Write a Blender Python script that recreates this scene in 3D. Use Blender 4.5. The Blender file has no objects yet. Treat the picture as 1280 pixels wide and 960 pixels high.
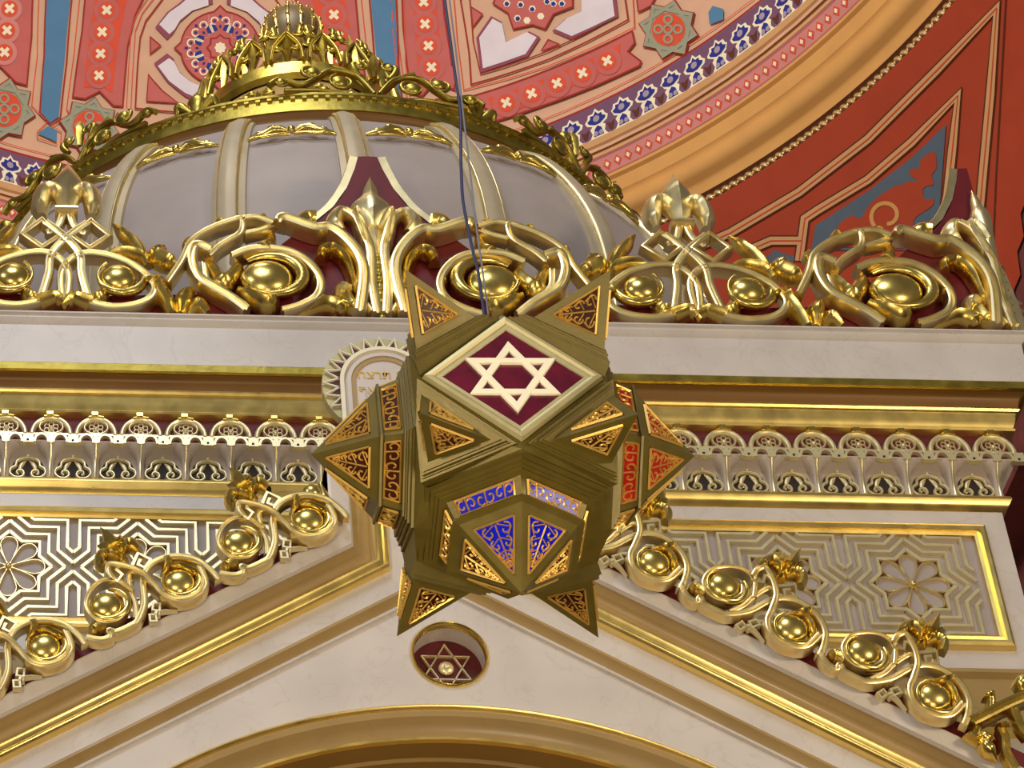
import bpy, bmesh, math, random
from mathutils import Vector, Matrix
random.seed(7)
S = bpy.context.scene; COL = S.collection
pi = math.pi; sin = math.sin; cos = math.cos; rad = math.radians
# ------------------------------------------------------------------ camera
FPX, PX, PY, DIST = 3360.0, 86.0, 480.0, 14.0
CAM = Vector((0, -DIST, 1.6)); TH = rad(40); RO = rad(1.15)
FW = Vector((0, cos(TH), sin(TH))); U0 = Vector((0, -sin(TH), cos(TH))); R0 = Vector((1, 0, 0))
RT = R0*cos(RO)+U0*sin(RO); UP = U0*cos(RO)-R0*sin(RO)
cd = bpy.data.cameras.new('camera'); cam = bpy.data.objects.new('camera', cd); COL.objects.link(cam)
cd.sensor_width = 36; cd.lens = 36*FPX/1280; cd.shift_x = (640-PX)/1280; cd.clip_end = 300
m = Matrix((RT, UP, -FW)).transposed().to_4x4(); m.translation = CAM; cam.matrix_world = m
S.camera = cam
# ------------------------------------------------------------------ light
S.view_settings.view_transform = 'Standard'; S.view_settings.look = 'None'
S.view_settings.gamma = 1; S.view_settings.use_curve_mapping = False; S.view_settings.exposure = -0.28
w = bpy.data.worlds.new('world'); S.world = w; w.use_nodes = True
w.node_tree.nodes['Background'].inputs[0].default_value = (1.0, .88, .74, 1)
w.node_tree.nodes['Background'].inputs[1].default_value = 0.16
def area(name, loc, target, size, power, col):
    l = bpy.data.lights.new(name, 'AREA'); l.shape = 'DISK'; l.size = size; l.energy = power; l.color = col
    o = bpy.data.objects.new(name, l); COL.objects.link(o); o.location = loc
    o.rotation_euler = (Vector(target)-Vector(loc)).to_track_quat('-Z', 'Y').to_euler(); return o
area('rear_window_light', (-1.5, -15.5, 26), (2, 0, 13), 8, 1750, (.84, .90, 1.0))
area('window_light_left', (-11, -12, 17), (2, 0, 12.5), 4, 450, (.86, .9, 1.0))
area('chandelier_light_right', (10, -12, 9), (3, 0, 13), 2.0, 620, (1.0, .82, .56))
area('chandelier_light_left', (-3, -12, 6.0), (2, 0, 12), 1.6, 420, (1.0, .86, .64))
area('low_fill_light', (2.5, -9.5, 2.2), (2.5, -3, 11), 2.0, 230, (1.0, .84, .60))  # unseen warm fill, added low to brighten the lantern and undersides
area('drum_window_light', (0, -3, 27), (5, 12, 28.5), 4, 1700, (1.0, .93, .84))
# ------------------------------------------------------------------ pixel <-> plane helpers
def ray(px, py): return FW+RT*((px-PX)/FPX)-UP*((py-PY)/FPX)
def onY(px, py, Y):
    d = ray(px, py); t = (Y-CAM.y)/d.y; return CAM+d*t
def onS(px, py, c, R):
    d = ray(px, py); o = CAM-Vector(c); a = d.dot(d); b = o.dot(d); k = o.dot(o)-R*R
    return CAM+d*((-b+math.sqrt(max(0, b*b-a*k)))/a)
def crop(k, pts): return [(k[0]+x*k[2], k[1]+y*k[2]) for x, y in pts]
def loc2(k, pts, Y, ox, oz):
    r = []
    for x, y in crop(k, pts):
        q = onY(x, y, Y); r.append((q.x-ox, q.z-oz))
    return r
# ------------------------------------------------------------------ materials
MAT = {}
def mat(name, col, rough=.5, metal=0, var=.12, scale=6, bump=0, col2=None, coat=0, emit=None, vein=None, bscale=60):
    m = bpy.data.materials.new(name); m.use_nodes = True; nt = m.node_tree; N = nt.nodes; L = nt.links
    b = N['Principled BSDF']; b.inputs['Roughness'].default_value = rough; b.inputs['Metallic'].default_value = metal
    if coat: b.inputs['Coat Weight'].default_value = coat; b.inputs['Coat Roughness'].default_value = .15
    tc = N.new('ShaderNodeTexCoord'); no = N.new('ShaderNodeTexNoise'); no.inputs['Scale'].default_value = scale; no.inputs['Detail'].default_value = 6
    L.new(tc.outputs['Object'], no.inputs['Vector'])
    rp = N.new('ShaderNodeValToRGB'); rp.color_ramp.elements[0].position = .3; rp.color_ramp.elements[1].position = .7
    c2 = col2 or tuple(min(1, c*(1+var)) for c in col); c1 = tuple(c*(1-var) for c in col)
    rp.color_ramp.elements[0].color = (*c1, 1); rp.color_ramp.elements[1].color = (*c2, 1)
    L.new(no.outputs['Fac'], rp.inputs['Fac']); out = rp.outputs['Color']
    if vein:
        n2 = N.new('ShaderNodeTexNoise'); n2.inputs['Scale'].default_value = 2.3; n2.inputs['Detail'].default_value = 9; n2.inputs['Distortion'].default_value = 1.6
        L.new(tc.outputs['Object'], n2.inputs['Vector'])
        r2 = N.new('ShaderNodeValToRGB'); e = r2.color_ramp.elements; e[0].position = .485; e[0].color = (0, 0, 0, 1); e[1].position = .5; e[1].color = (1, 1, 1, 1)
        x = e.new(.515); x.color = (0, 0, 0, 1); L.new(n2.outputs['Fac'], r2.inputs['Fac'])
        mu = N.new('ShaderNodeMath'); mu.operation = 'MULTIPLY'; mu.inputs[1].default_value = .14; L.new(r2.outputs['Color'], mu.inputs[0])
        mx = N.new('ShaderNodeMixRGB'); mx.inputs['Color2'].default_value = (*vein, 1); L.new(mu.outputs[0], mx.inputs['Fac']); L.new(out, mx.inputs['Color1']); out = mx.outputs['Color']
    L.new(out, b.inputs['Base Color'])
    if metal:
        rr = N.new('ShaderNodeMapRange'); rr.inputs['To Min'].default_value = max(.05, rough-.08); rr.inputs['To Max'].default_value = rough+.12
        L.new(no.outputs['Fac'], rr.inputs['Value']); L.new(rr.outputs[0], b.inputs['Roughness'])
    if bump:
        n3 = N.new('ShaderNodeTexNoise'); n3.inputs['Scale'].default_value = bscale; L.new(tc.outputs['Object'], n3.inputs['Vector'])
        bp = N.new('ShaderNodeBump'); bp.inputs['Strength'].default_value = bump; bp.inputs['Distance'].default_value = .01
        L.new(n3.outputs['Fac'], bp.inputs['Height']); L.new(bp.outputs[0], b.inputs['Normal'])
    MAT[name] = m; return m
def srgb(r, g, b): return tuple((c/255/12.92 if c <= 10 else ((c/255+.055)/1.055)**2.4) for c in (r, g, b))
mat('gold', (.80, .60, .17), .24, 1, .14, 9, .04, bscale=14)
mat('gold_bright', (.92, .78, .43), .33, 1, .06, 9, .04, bscale=14)
mat('gold_pale', srgb(236, 222, 176), .36, .6, .06, 12)
mat('gold_old', (.46, .35, .07), .34, 1, .2, 8, .15, bscale=20)
mat('marble', srgb(208, 198, 190), .42, 0, .07, 3, vein=srgb(150, 120, 100), coat=.15)
mat('marble_tan', srgb(168, 138, 86), .42, 0, .1, 2.2, vein=srgb(140, 105, 60), coat=.15)
mat('stucco_grey', srgb(170, 157, 152), .55, 0, .06, 2.5, .05)
mat('stucco_beige', srgb(190, 176, 165), .55, 0, .06, 4)
mat('red_board', srgb(104, 8, 22), .55, 0, .12, 5)
mat('dark_red', srgb(92, 18, 22), .6, 0, .15, 8)
mat('black_brown', srgb(40, 26, 20), .7)
mat('niche_brown', srgb(150, 116, 56), .5, 0, .12, 3)
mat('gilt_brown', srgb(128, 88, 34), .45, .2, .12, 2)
mat('olive', srgb(104, 86, 54), .45, .1, .1, 6)
mat('rib_stone', srgb(186, 170, 140), .45, .15, .06, 5)
mat('bronze', srgb(106, 91, 33), .42, .3, .1, 14, .05)
mat('bronze_light', srgb(186, 174, 126), .38, .35, .08, 14)
mat('star_ivory', srgb(240, 232, 205), .5, 0, .05, 14)
mat('filigree_gold', srgb(214, 172, 84), .36, .5, .1, 20)
mat('glass_burgundy', srgb(96, 8, 40), .12, 0, .35, 14, coat=.6)
mat('glass_blue', srgb(14, 24, 200), .35, 0, .3, 20, coat=.1)
mat('glass_red', srgb(170, 34, 28), .3, 0, .25, 20, coat=.1)
mat('glass_brown', srgb(58, 26, 16), .3, 0, .25, 20, coat=.1)
mat('cable_blue', srgb(48, 50, 92), .45)
mat('cable_grey', srgb(120, 122, 140), .4)
mat('floor_wood', srgb(95, 66, 42), .45, 0, .2, 2)
mat('gold_bead', (.92, .70, .24), .30, 1, .05, 9)
for k_ in ('glass_brown', 'glass_blue', 'glass_red'): MAT[k_].node_tree.nodes['Principled BSDF'].inputs['Specular IOR Level'].default_value = .12
def pm(n, *c): mat('paint_'+n, srgb(*c), .75, 0, .05, 3)
pm('tan', 222, 178, 146); pm('pink', 200, 104, 98); pm('rose', 214, 138, 130); pm('red', 160, 42, 30); pm('orange', 224, 84, 52)
pm('white', 228, 220, 228); pm('cream', 250, 240, 206); pm('blue', 82, 132, 170); pm('navy', 34, 44, 140); pm('purple', 118, 82, 112)
pm('greygreen', 158, 160, 136); pm('brick', 184, 70, 38); pm('ochre', 222, 166, 92); pm('ochre_light', 224, 172, 116); pm('slate', 92, 110, 124)
pm('brown', 96, 46, 20); pm('mauve', 168, 152, 172); pm('edge', 150, 74, 92)
mat('brick_dark', srgb(122, 68, 64), .8, 0, .3, 3)
# ------------------------------------------------------------------ mesh builder
class MB:
    def __init__(s): s.v = []; s.f = []
    def add(s, vs, fs):
        o = len(s.v); s.v += [tuple(p) for p in vs]; s.f += [tuple(i+o for i in f) for f in fs]; return s
    def box(s, x0, x1, y0, y1, z0, z1):
        return s.add([(x0, y0, z0), (x1, y0, z0), (x1, y1, z0), (x0, y1, z0), (x0, y0, z1), (x1, y0, z1), (x1, y1, z1), (x0, y1, z1)],
                     [(0, 3, 2, 1), (4, 5, 6, 7), (0, 1, 5, 4), (1, 2, 6, 5), (2, 3, 7, 6), (3, 0, 4, 7)])
    def prism(s, poly, y0, y1):
        n = len(poly)
        return s.add([(x, y0, z) for x, z in poly]+[(x, y1, z) for x, z in poly],
                     [tuple(range(n)), tuple(range(2*n-1, n-1, -1))]+[(i, n+i, n+(i+1) % n, (i+1) % n) for i in range(n)])
    def rings(s, rs, closed_ring=True, cap=True, closed_path=False):
        n = len(rs[0]); fs = []; k = len(rs)
        for i in range(k if closed_path else k-1):
            for j in range(n if closed_ring else n-1):
                a = i*n+j; b = i*n+(j+1) % n; i2 = (i+1) % k
                fs.append((a, b, i2*n+(j+1) % n, i2*n+j))
        if cap and closed_ring and not closed_path: fs += [tuple(range(n-1, -1, -1)), tuple(range((k-1)*n, k*n))]
        return s.add([p for r in rs for p in r], fs)
    def band(s, pts, wd, dep, out=0, closed=False, prof='groove', taper=(1, 1), sm=6):
        """ribbon lying in the XZ plane, standing 'dep' proud towards -Y"""
        P = smooth(pts, sm, closed) if sm else [Vector(p) for p in pts]
        pr = PROF[prof]; n = len(P); rs = []
        for i, p in enumerate(P):
            a = P[i-1] if (i or closed) else P[i]; b = P[(i+1) % n] if (i < n-1 or closed) else P[i]
            d = (b-a); d = d.normalized() if d.length > 1e-9 else Vector((1, 0)); nn = Vector((-d.y, d.x))
            t = i/max(1, n-1); k = 1
            if not closed: k = min(1, taper[0]+(1-taper[0])*t*3.0, taper[1]+(1-taper[1])*(1-t)*3.0)
            w_ = wd*k if not callable(wd) else wd(t)
            dd = dep*(.55+.45*k)
            rs.append([(p.x+nn.x*u*w_, -(out+v*dd), p.y+nn.y*u*w_) for u, v in pr])
        return s.rings(rs, closed_path=closed)
    def leaf(s, pts, widths, dep, out=0, sm=5, n=9, ridge=0):
        P = smooth(pts, sm); k = len(P); rs = []
        for i, p in enumerate(P):
            a = P[max(0, i-1)]; b = P[min(k-1, i+1)]; d = (b-a).normalized(); nn = Vector((-d.y, d.x)); t = i/(k-1)
            x = t*(len(widths)-1); j = min(int(x), len(widths)-2); fr = x-j; fr = fr*fr*(3-2*fr)
            w_ = widths[j]*(1-fr)+widths[j+1]*fr; h = dep*min(1, w_/max(widths)*1.0+.1)
            r = [(p.x+nn.x*w_*.5*cos(q*pi/(n-1)), -(out+h*((sin(q*pi/(n-1))**.7)*(1-ridge)+ridge*(1-abs(cos(q*pi/(n-1)))))), p.y+nn.y*w_*.5*cos(q*pi/(n-1))) for q in range(n)]
            r = r+[(p.x, -out+.0, p.y)]
            rs.append(r)
        return s.rings(rs)
    def bulb(s, cx, cz, r, dep, out=0, start=2.4, turn=1, flat=.85, turns=1.35):
        """rolled leaf: a fat tube wound into a snail"""
        rs = []; k = 26
        for i in range(k+1):
            t = i/k; a = start+turn*t*turns*1.25*pi; rr = r*(1.0-.26*t**1.5); tr = r*(.06+.15*sin(pi*min(1, t*1.15+.08))); y = -(out+dep*(.30+.55*t))
            c = Vector((cx+rr*cos(a), 0, cz+rr*sin(a)*flat)); rad_ = Vector((cos(a), 0, sin(a)*flat))
            rs.append([(c.x+rad_.x*tr*cos(q*pi/5), y-tr*1.1*sin(q*pi/5), c.z+rad_.z*tr*cos(q*pi/5)) for q in range(10)])
        s.rings(rs)
        aE = start+turn*turns*1.25*pi
        return s.ball((cx+r*.06*cos(aE), -(out+dep*.45), cz-r*.06), r*.74, 18, 10, (1, dep*.58/(r*.74), flat))
    def ball(s, c, r, nu=12, nv=8, sc=(1, 1, 1)):
        rs = []
        for j in range(nv+1):
            a = -pi/2+pi*j/nv*.999+.0005
            rs.append([(c[0]+sc[0]*r*cos(a)*cos(2*pi*i/nu), c[1]+sc[1]*r*cos(a)*sin(2*pi*i/nu), c[2]+sc[2]*r*sin(a)) for i in range(nu)])
        return s.rings(rs)
    def tube(s, pts, r, n=8):
        P = [Vector(p) for p in pts]; rs = []; k = len(P)
        for i, p in enumerate(P):
            d = (P[min(k-1, i+1)]-P[max(0, i-1)]).normalized(); a = d.orthogonal().normalized() if abs(d.y) > .9 else d.cross(Vector((0, 1, 0))).normalized(); b = d.cross(a)
            q = r[i] if isinstance(r, (list, tuple)) else r
            rs.append([p+a*q*cos(2*pi*j/n)+b*q*sin(2*pi*j/n) for j in range(n)])
        return s.rings(rs)
    def xprof(s, prof, xl, xr, yback=8):
        """moulding profile [(projection, z)] run round the left side, the front and the right side of the ark"""
        rs = [[(xl-p, yback, z) for p, z in prof], [(xl-p, -p, z) for p, z in prof], [(xr+p, -p, z) for p, z in prof], [(xr+p, yback, z) for p, z in prof]]
        return s.rings(rs, closed_ring=False, cap=False)
    def revolve(s, prof, c, a0, a1, n, closed=False):
        """profile [(R, z)] about a vertical axis; angle 0 faces -Y"""
        rs = []
        for i in range(n+1):
            a = a0+(a1-a0)*i/n
            rs.append([(c[0]+R*sin(a), c[1]-R*cos(a), z) for R, z in prof])
        return s.rings(rs, closed_ring=closed, cap=False)
    def obj(s, name, m_, parent=None, smooth_=35, loc=None):
        me = bpy.data.meshes.new(name); me.from_pydata(s.v, [], s.f); me.materials.append(MAT[m_])
        bm = bmesh.new(); bm.from_mesh(me); bmesh.ops.recalc_face_normals(bm, faces=bm.faces); bm.to_mesh(me); bm.free()
        if smooth_: me.shade_smooth(); me.set_sharp_from_angle(angle=rad(smooth_))
        o = bpy.data.objects.new(name, me); COL.objects.link(o); par(o, parent)
        if loc: o.location = loc
        return o
def par(o, parent):
    if parent is None: return
    o.parent = parent
    if parent.type == 'EMPTY' and parent.rotation_euler[:] == (0, 0, 0): o.location = -Vector(parent.location)
PROF = {'groove': [(-.5, 0), (-.5, .72), (-.40, .97), (-.22, 1), (-.06, .82), (.06, .82), (.22, 1), (.40, .97), (.5, .72), (.5, 0)],
        'round': [(-.5, 0), (-.48, .5), (-.35, .85), (-.12, 1), (.12, 1), (.35, .85), (.48, .5), (.5, 0)],
        'flat': [(-.5, 0), (-.5, .85), (-.42, 1), (.42, 1), (.5, .85), (.5, 0)]}
def smooth(pts, k, closed=False):
    P = [Vector(p) for p in pts]; n = len(P)
    if n < 3 and not closed: return [P[0].lerp(P[-1], i/k) for i in range(k+1)]
    out = []
    for i in range(n if closed else n-1):
        g = lambda j: P[j % n] if closed else P[max(0, min(n-1, j))]
        a, b, c, d = g(i-1), g(i), g(i+1), g(i+2)
        for q in range(k):
            t = q/k; out.append(.5*((2*b)+(c-a)*t+(2*a-5*b+4*c-d)*t*t+(3*b-a-3*c+d)*t**3))
    if not closed: out.append(P[-1])
    return out
def leaves(name, m_, parent, calls, sm=60):
    for pts, wds, dep, out, *k in calls:
        g_ = MB(); g_.leaf(pts, wds, dep, out, ridge=k[0] if k else .25); sub(g_, name, m_, parent, sm)
def bulbs(parent, calls, m_='gold'):
    for a in calls: g_ = MB(); g_.bulb(*a); sub(g_, 'rolled_leaf', m_, parent, 60)
def empty(name, loc, label=None, cat=None, group=None):
    o = bpy.data.objects.new(name, None); COL.objects.link(o); o.location = loc; o.empty_display_size = .2
    if label: tag(o, label, cat, group)
    return o
def tag(o, label, cat, group=None):
    o['label'] = label; o['category'] = cat
    if group: o['group'] = group
    return o
def struct(o, label=None):
    o['kind'] = 'structure'
    if label: o['label'] = label
    return o
def copy_tree(o, parent, keep=False):
    c = o.copy(); COL.objects.link(c); c.parent = parent
    for ch in o.children: copy_tree(ch, c)
    return c
# ------------------------------------------------------------------ setting
XA = 2.125                      # the ark's axis
struct(MB().box(-14, 18, -16, 18, -.3, 0).obj('floor', 'floor_wood', None, 0), 'brown wooden floor of the hall')
DC = (XA, 5.2, 28.0); DR = 8.52
def dsurf(az, ph, R=DR): return Vector((DC[0]+R*cos(ph)*sin(az), DC[1]+R*cos(ph)*cos(az), DC[2]+R*sin(ph)))
def dpar(px, py):
    q = onS(px, py, DC, DR)-Vector(DC); return (math.atan2(q.x, q.y), math.asin(max(-1, min(1, q.z/DR))))
d = MB(); rs = []
for i in range(49):
    az = rad(-100+200*i/48); rs.append([dsurf(az, rad(-1+64*j/24), DR+.03) for j in range(25)])
d.rings(rs, closed_ring=False, cap=False)
vault = struct(d.obj('ceiling', 'paint_tan', None, 60), 'painted cupola vault above the ark')
# pendentives
PC = (XA, 5.2, 17.45); PR = 13.08
XW = XA+9.62
def pend(name, sgn):
    b = MB(); rs = []
    for i in range(61):
        az = rad(2+100*i/60); r = []
        for j in range(33):
            ph = math.asin((26.72-PC[2])/PR)-rad(50)*j/32
            p = Vector((PR*cos(ph)*sin(az), PR*cos(ph)*cos(az), PR*sin(ph)))
            if p.x > 9.62:
                p.x = 9.62; 
            if p.y > 10.5: p.y = 10.5
            r.append((PC[0]+sgn*p.x, PC[1]+p.y, PC[2]+p.z))
        rs.append(r)
    b.rings(rs, closed_ring=False, cap=False)
    lim = lambda v: abs(abs(v[0]-PC[0])-9.62) < 1e-5 or abs(v[1]-PC[1]-10.5) < 1e-5
    b.f = [f for f in b.f if not all(lim(b.v[i]) for i in f)]
    return b.obj(name, 'paint_brick', None, 40)
pr_ = struct(pend('ceiling_pendentive', 1), 'red painted pendentive right of the cupola ring')
pl_ = struct(pend('ceiling_pendentive', -1), 'red painted pendentive left of the cupola ring')
struct(MB().box(XW+.03, XW+.4, 5.5, 17, 0, 26.6).obj('wall_right', 'brick_dark', None, 0), 'dark red brick side wall')
struct(MB().box(-14, 16, 15.7, 16.1, 0, 26.6).obj('wall_back', 'brick_dark', None, 0), 'dark wall behind the ark')
q = onS(1270, 600, PC, 40); wl_ = CAM+ray(1270, 592)*((XW-.3-CAM.x)/ray(1270, 592).x)
struct(MB().box(XW-.45, XW+.03, 5.6, 15.6, wl_.z-.25, wl_.z+.05).obj('trim_5', 'brick_dark', None, 0), 'brown ledge on the dark side wall')
# ring mouldings of the cupola
def ringpart(name, prof, m_, lab, sm=40):
    return struct(MB().revolve(prof, (DC[0], DC[1]), rad(70), rad(290), 150).obj(name, m_, None, sm), lab)
t1 = ringpart('trim_1', [(8.62, 28.06), (8.50, 28.04), (8.46, 27.98), (8.50, 27.92), (8.58, 27.90), (8.60, 27.84), (8.60, 27.80)], 'paint_ochre_light', 'tan round moulding under the flower border')
t2 = ringpart('trim_2', [(8.60, 27.80), (8.64, 27.78), (8.72, 27.56), (8.74, 27.55)], 'paint_rose', 'rose band with red diamonds on the cupola ring')
t3 = ringpart('trim_3', [(8.74, 27.55), (8.74, 27.50), (8.80, 27.48), (8.86, 27.30), (8.90, 27.28), (8.92, 27.24), (8.90, 27.18), (8.93, 27.08), (9.00, 27.02), (9.10, 27.01), (9.14, 26.98), (9.16, 26.90), (9.18, 26.86)], 'paint_ochre', 'ochre stepped and rounded cornice of the cupola ring')
t4 = ringpart('trim_4', [(9.18, 26.86), (9.24, 26.84), (9.27, 26.76), (9.27, 26.68), (9.40, 26.70)], 'paint_brown', 'brown fillet carrying the gold rope')
rope = MB().ball((0, 0, 0), .055, 8, 6, (1.3, 1, 1)).obj('rope_bead', 'gold_bright', None)
for i in range(190):
    o = rope if i == 0 else rope.copy()
    if i: COL.objects.link(o)
    a = rad(88-i*.76); o.parent = t4; o.location = (DC[0]+9.25*sin(a), DC[1]+9.25*cos(a), 26.79); o.rotation_euler = (0, .5, -a)
for k in range(2):
    a0, a1, R, z = ((0, 0, 8.685, 27.665), (0, 0, 8.8, 27.49))[k]
    if k == 0:
        bq = MB(); c_ = MB()
        for i in range(150):
            a = rad(85-i*1.05); tx = Vector((cos(a), -sin(a), 0)); nn = Vector((-sin(a), -cos(a), 0)); up = (Vector((0, 0, 1))*.94+Vector((-sin(a), -cos(a), 0))*.34)
            c = Vector((DC[0]+R*sin(a), DC[1]+R*cos(a), z))+nn*.012
            bq.add([c-tx*.062, c-up*.085, c+tx*.062, c+up*.085], [(0, 1, 2, 3)])
            c += nn*.006; c_.add([c-tx*.030, c-up*.042, c+tx*.030, c+up*.042], [(0, 1, 2, 3)])
        bq.obj('painted_diamonds', 'paint_orange', t2, 0)['kind'] = 'stuff'; c_.obj('painted_diamond_centres', 'paint_cream', t2, 0)['kind'] = 'stuff'
# ---- painting on curved surfaces
def fillpoly(bm, poly):
    vs = [bm.verts.new((x, y, 0)) for x, y in poly]
    try: bm.faces.new(vs)
    except ValueError: pass
def paint(name, polys, surf, m_, parent, maxlen, label=None):
    bm = bmesh.new()
    for p in polys: fillpoly(bm, p)
    bmesh.ops.triangulate(bm, faces=bm.faces[:])
    for _ in range(5):
        es = [e for e in bm.edges if e.calc_length() > maxlen]
        if not es: break
        bmesh.ops.subdivide_edges(bm, edges=es, cuts=1); bmesh.ops.triangulate(bm, faces=[f for f in bm.faces if len(f.verts) > 3])
    me = bpy.data.meshes.new(name)
    for v in bm.verts: v.co = surf(v.co.x, v.co.y)
    bm.to_mesh(me); bm.free(); me.materials.append(MAT[m_]); me.shade_smooth()
    o = bpy.data.objects.new(name, me); COL.objects.link(o); o.parent = parent
    if label: o['label'] = label
    return o
def stroke(pts, wd, closed=False):
    out = []; n = len(pts); P = [Vector(p) for p in pts]; L_ = []; R_ = []
    for i, p in enumerate(P):
        a = P[i-1] if (i or closed) else None; b = P[(i+1) % n] if (i < n-1 or closed) else None
        d1 = (p-a).normalized() if a is not None else (b-p).normalized(); d2 = (b-p).normalized() if b is not None else d1
        n1 = Vector((-d1.y, d1.x)); n2 = Vector((-d2.y, d2.x)); mm = (n1+n2); mm = mm/max(.35, mm.dot(n1)) if mm.length > 1e-6 else n1
        L_.append(p+mm*wd/2); R_.append(p-mm*wd/2)
    for i in range(n if closed else n-1):
        j = (i+1) % n; out.append([L_[i], L_[j], R_[j], R_[i]])
    return [[(q.x, q.y) for q in p] for p in out]
def circ(cx, cy, r, n=20, ry=None, a0=0): return [(cx+r*cos(a0+2*pi*i/n), cy+(ry or r)*sin(a0+2*pi*i/n)) for i in range(n)]
LAY = [0]
def dome_paint(name, polys_px, m_, lay, az0=0, copies=((0, 1),), label=None):
    """polygons read on the vault in the photograph, repeated round the vault: copies (azimuth shift, mirror)"""
    base = [[dpar(x, y) for x, y in p] for p in polys_px]
    for sh, mi in copies:
        P = [[((a-az0)*mi+az0+sh, h) for a, h in p] for p in base]
        paint(name, P, lambda a, h: dsurf(a, h, DR-.006*lay-.004), m_, vault, .05)
K6 = (0, 0, .390625); KM = (140, 0, .15625); KN = (560, 0, .265625); KL = (0, 0, .29167)
CEN = ((0, 1), (0, -1))
def starpoly(cx, cy, R, r, n=8, a0=0, sy=1): return [(cx+(R if i % 2 == 0 else r)*cos(a0+pi*i/n), cy+sy*(R if i % 2 == 0 else r)*sin(a0+pi*i/n)) for i in range(2*n)]
c = crop
# central panel, left half read and mirrored
dome_paint('painted_strip', [c(K6, [(150, -40), (228, -40), (222, 20), (205, 200), (187, 375), (160, 395), (130, 362), (142, 180)])], 'paint_blue', 2, 0, CEN)
dome_paint('painted_strip', [c(K6, [(120, 430), (152, 405), (182, 420), (180, 456)])], 'paint_blue', 2, 0, CEN)
for off, m_, wd, ly in ((0, 'paint_red', 2.2, 2),):
    dome_paint('painted_line', stroke(c(K6, [(148, -40), (140, 180), (126, 365), (160, 400), (192, 378), (212, 200), (232, -40)]), 2.0), 'paint_red', 3, 0, CEN)
    dome_paint('painted_line', stroke(c(K6, [(125, -40), (118, 180), (100, 340), (150, 392), (118, 425), (118, 445), (182, 465)]), 1.2), 'paint_orange', 3, 0, CEN)
    dome_paint('painted_line', stroke(c(K6, [(258, -40), (235, 180), (212, 350), (225, 375), (165, 405), (195, 425), (192, 470)]), 1.2), 'paint_orange', 3, 0, CEN)
pan = c(K6, [(275, -40), (262, 100), (232, 312), (272, 318), (318, 294), (362, 340), (392, 342), (408, 150), (432, 50), (475, -40)])
dome_paint('painted_panel', [pan], 'paint_pink', 1, 0, CEN)
dome_paint('painted_line', stroke(pan, 2.2, True), 'paint_red', 2, 0, CEN)
dome_paint('painted_panel', [c(K6, [(310, -40), (288, 100), (268, 282), (300, 280), (330, 280), (358, 300), (376, 150), (400, 20), (420, -40)])], 'paint_orange', 2, 0, CEN)
CH = [(357, -35), (340, 35), (325, 105), (320, 175), (315, 245)]
dome_paint('painted_link', [circ(*c(K6, [p])[0], 16) for p in CH], 'paint_pink', 3, 0, CEN)
dome_paint('painted_link', [circ(*c(K6, [p])[0], 10.5, 16) for p in CH], 'paint_orange', 4, 0, CEN)
def cross(x, y, r, a0=.785): return [q for k in range(2) for q in [[(x+cos(a0+k*pi/2)*r-sin(a0+k*pi/2)*r*.3, y+sin(a0+k*pi/2)*r+cos(a0+k*pi/2)*r*.3), (x+cos(a0+k*pi/2)*r+sin(a0+k*pi/2)*r*.3, y+sin(a0+k*pi/2)*r-cos(a0+k*pi/2)*r*.3), (x-cos(a0+k*pi/2)*r+sin(a0+k*pi/2)*r*.3, y-sin(a0+k*pi/2)*r-cos(a0+k*pi/2)*r*.3), (x-cos(a0+k*pi/2)*r-sin(a0+k*pi/2)*r*.3, y-sin(a0+k*pi/2)*r+cos(a0+k*pi/2)*r*.3)]]]
dome_paint('painted_cross', [q for p in CH for q in cross(*c(K6, [p])[0], 7)], 'paint_cream', 5, 0, CEN)
CHL = [(38, -40), (28, 30), (20, 100), (12, 170)]
dome_paint('painted_panel', [c(K6, [(-60, -40), (105, -40), (100, 120), (85, 275), (50, 265), (0, 215), (-60, 240)])], 'paint_pink', 1, 0, ((0, 1),))
dome_paint('painted_line', stroke(c(K6, [(105, -40), (100, 120), (85, 275), (50, 265), (0, 215), (-60, 240)]), 2.2), 'paint_red', 2, 0, ((0, 1),))
dome_paint('painted_link', [circ(*c(K6, [p])[0], 16) for p in CHL], 'paint_rose', 3)
dome_paint('painted_link', [circ(*c(K6, [p])[0], 10.5, 16) for p in CHL], 'paint_orange', 4)
dome_paint('painted_cross', [q for p in CHL for q in cross(*c(K6, [p])[0], 7)], 'paint_cream', 5)
# field lines and medallion
for pts, wd, m_ in (([(560, 905), (185, 870), (205, 500), (225, 300), (270, 170), (400, 0), (440, -60)], 2.0, 'paint_red'), ([(150, 860), (185, 250), (240, 110), (340, -20)], 1.2, 'paint_orange'), ([(115, 860), (150, 250), (200, 110), (290, -20)], 1.0, 'paint_orange')):
    dome_paint('painted_line', stroke(c(KM, pts), wd), m_, 2, 0, CEN)
UW = [(345, 222), (440, 100), (540, 25), (610, -40), (800, -60), (805, 30), (650, 85), (540, 180), (490, 270), (440, 320)]
LW = [(335, 510), (440, 430), (490, 470), (540, 580), (640, 670), (770, 725), (690, 825), (590, 780), (440, 660)]
for Q in (UW, LW):
    q = c(KM, Q); g = (sum(p[0] for p in q)/len(q), sum(p[1] for p in q)/len(q))
    dome_paint('painted_field', [q], 'paint_edge', 2, 0, CEN)
    dome_paint('painted_field', [stroke_in for stroke_in in [[(g[0]+(x-g[0])*.86, g[1]+(y-g[1])*.80) for x, y in q]]], 'paint_white', 3, 0, CEN)
dome_paint('painted_triangle', [c(KM, [(290, 600), (275, 815), (530, 830), (400, 730), (320, 640)]), c(KM, [(305, 300), (388, 370), (305, 435)])], 'paint_pink', 2, 0, CEN)
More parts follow.
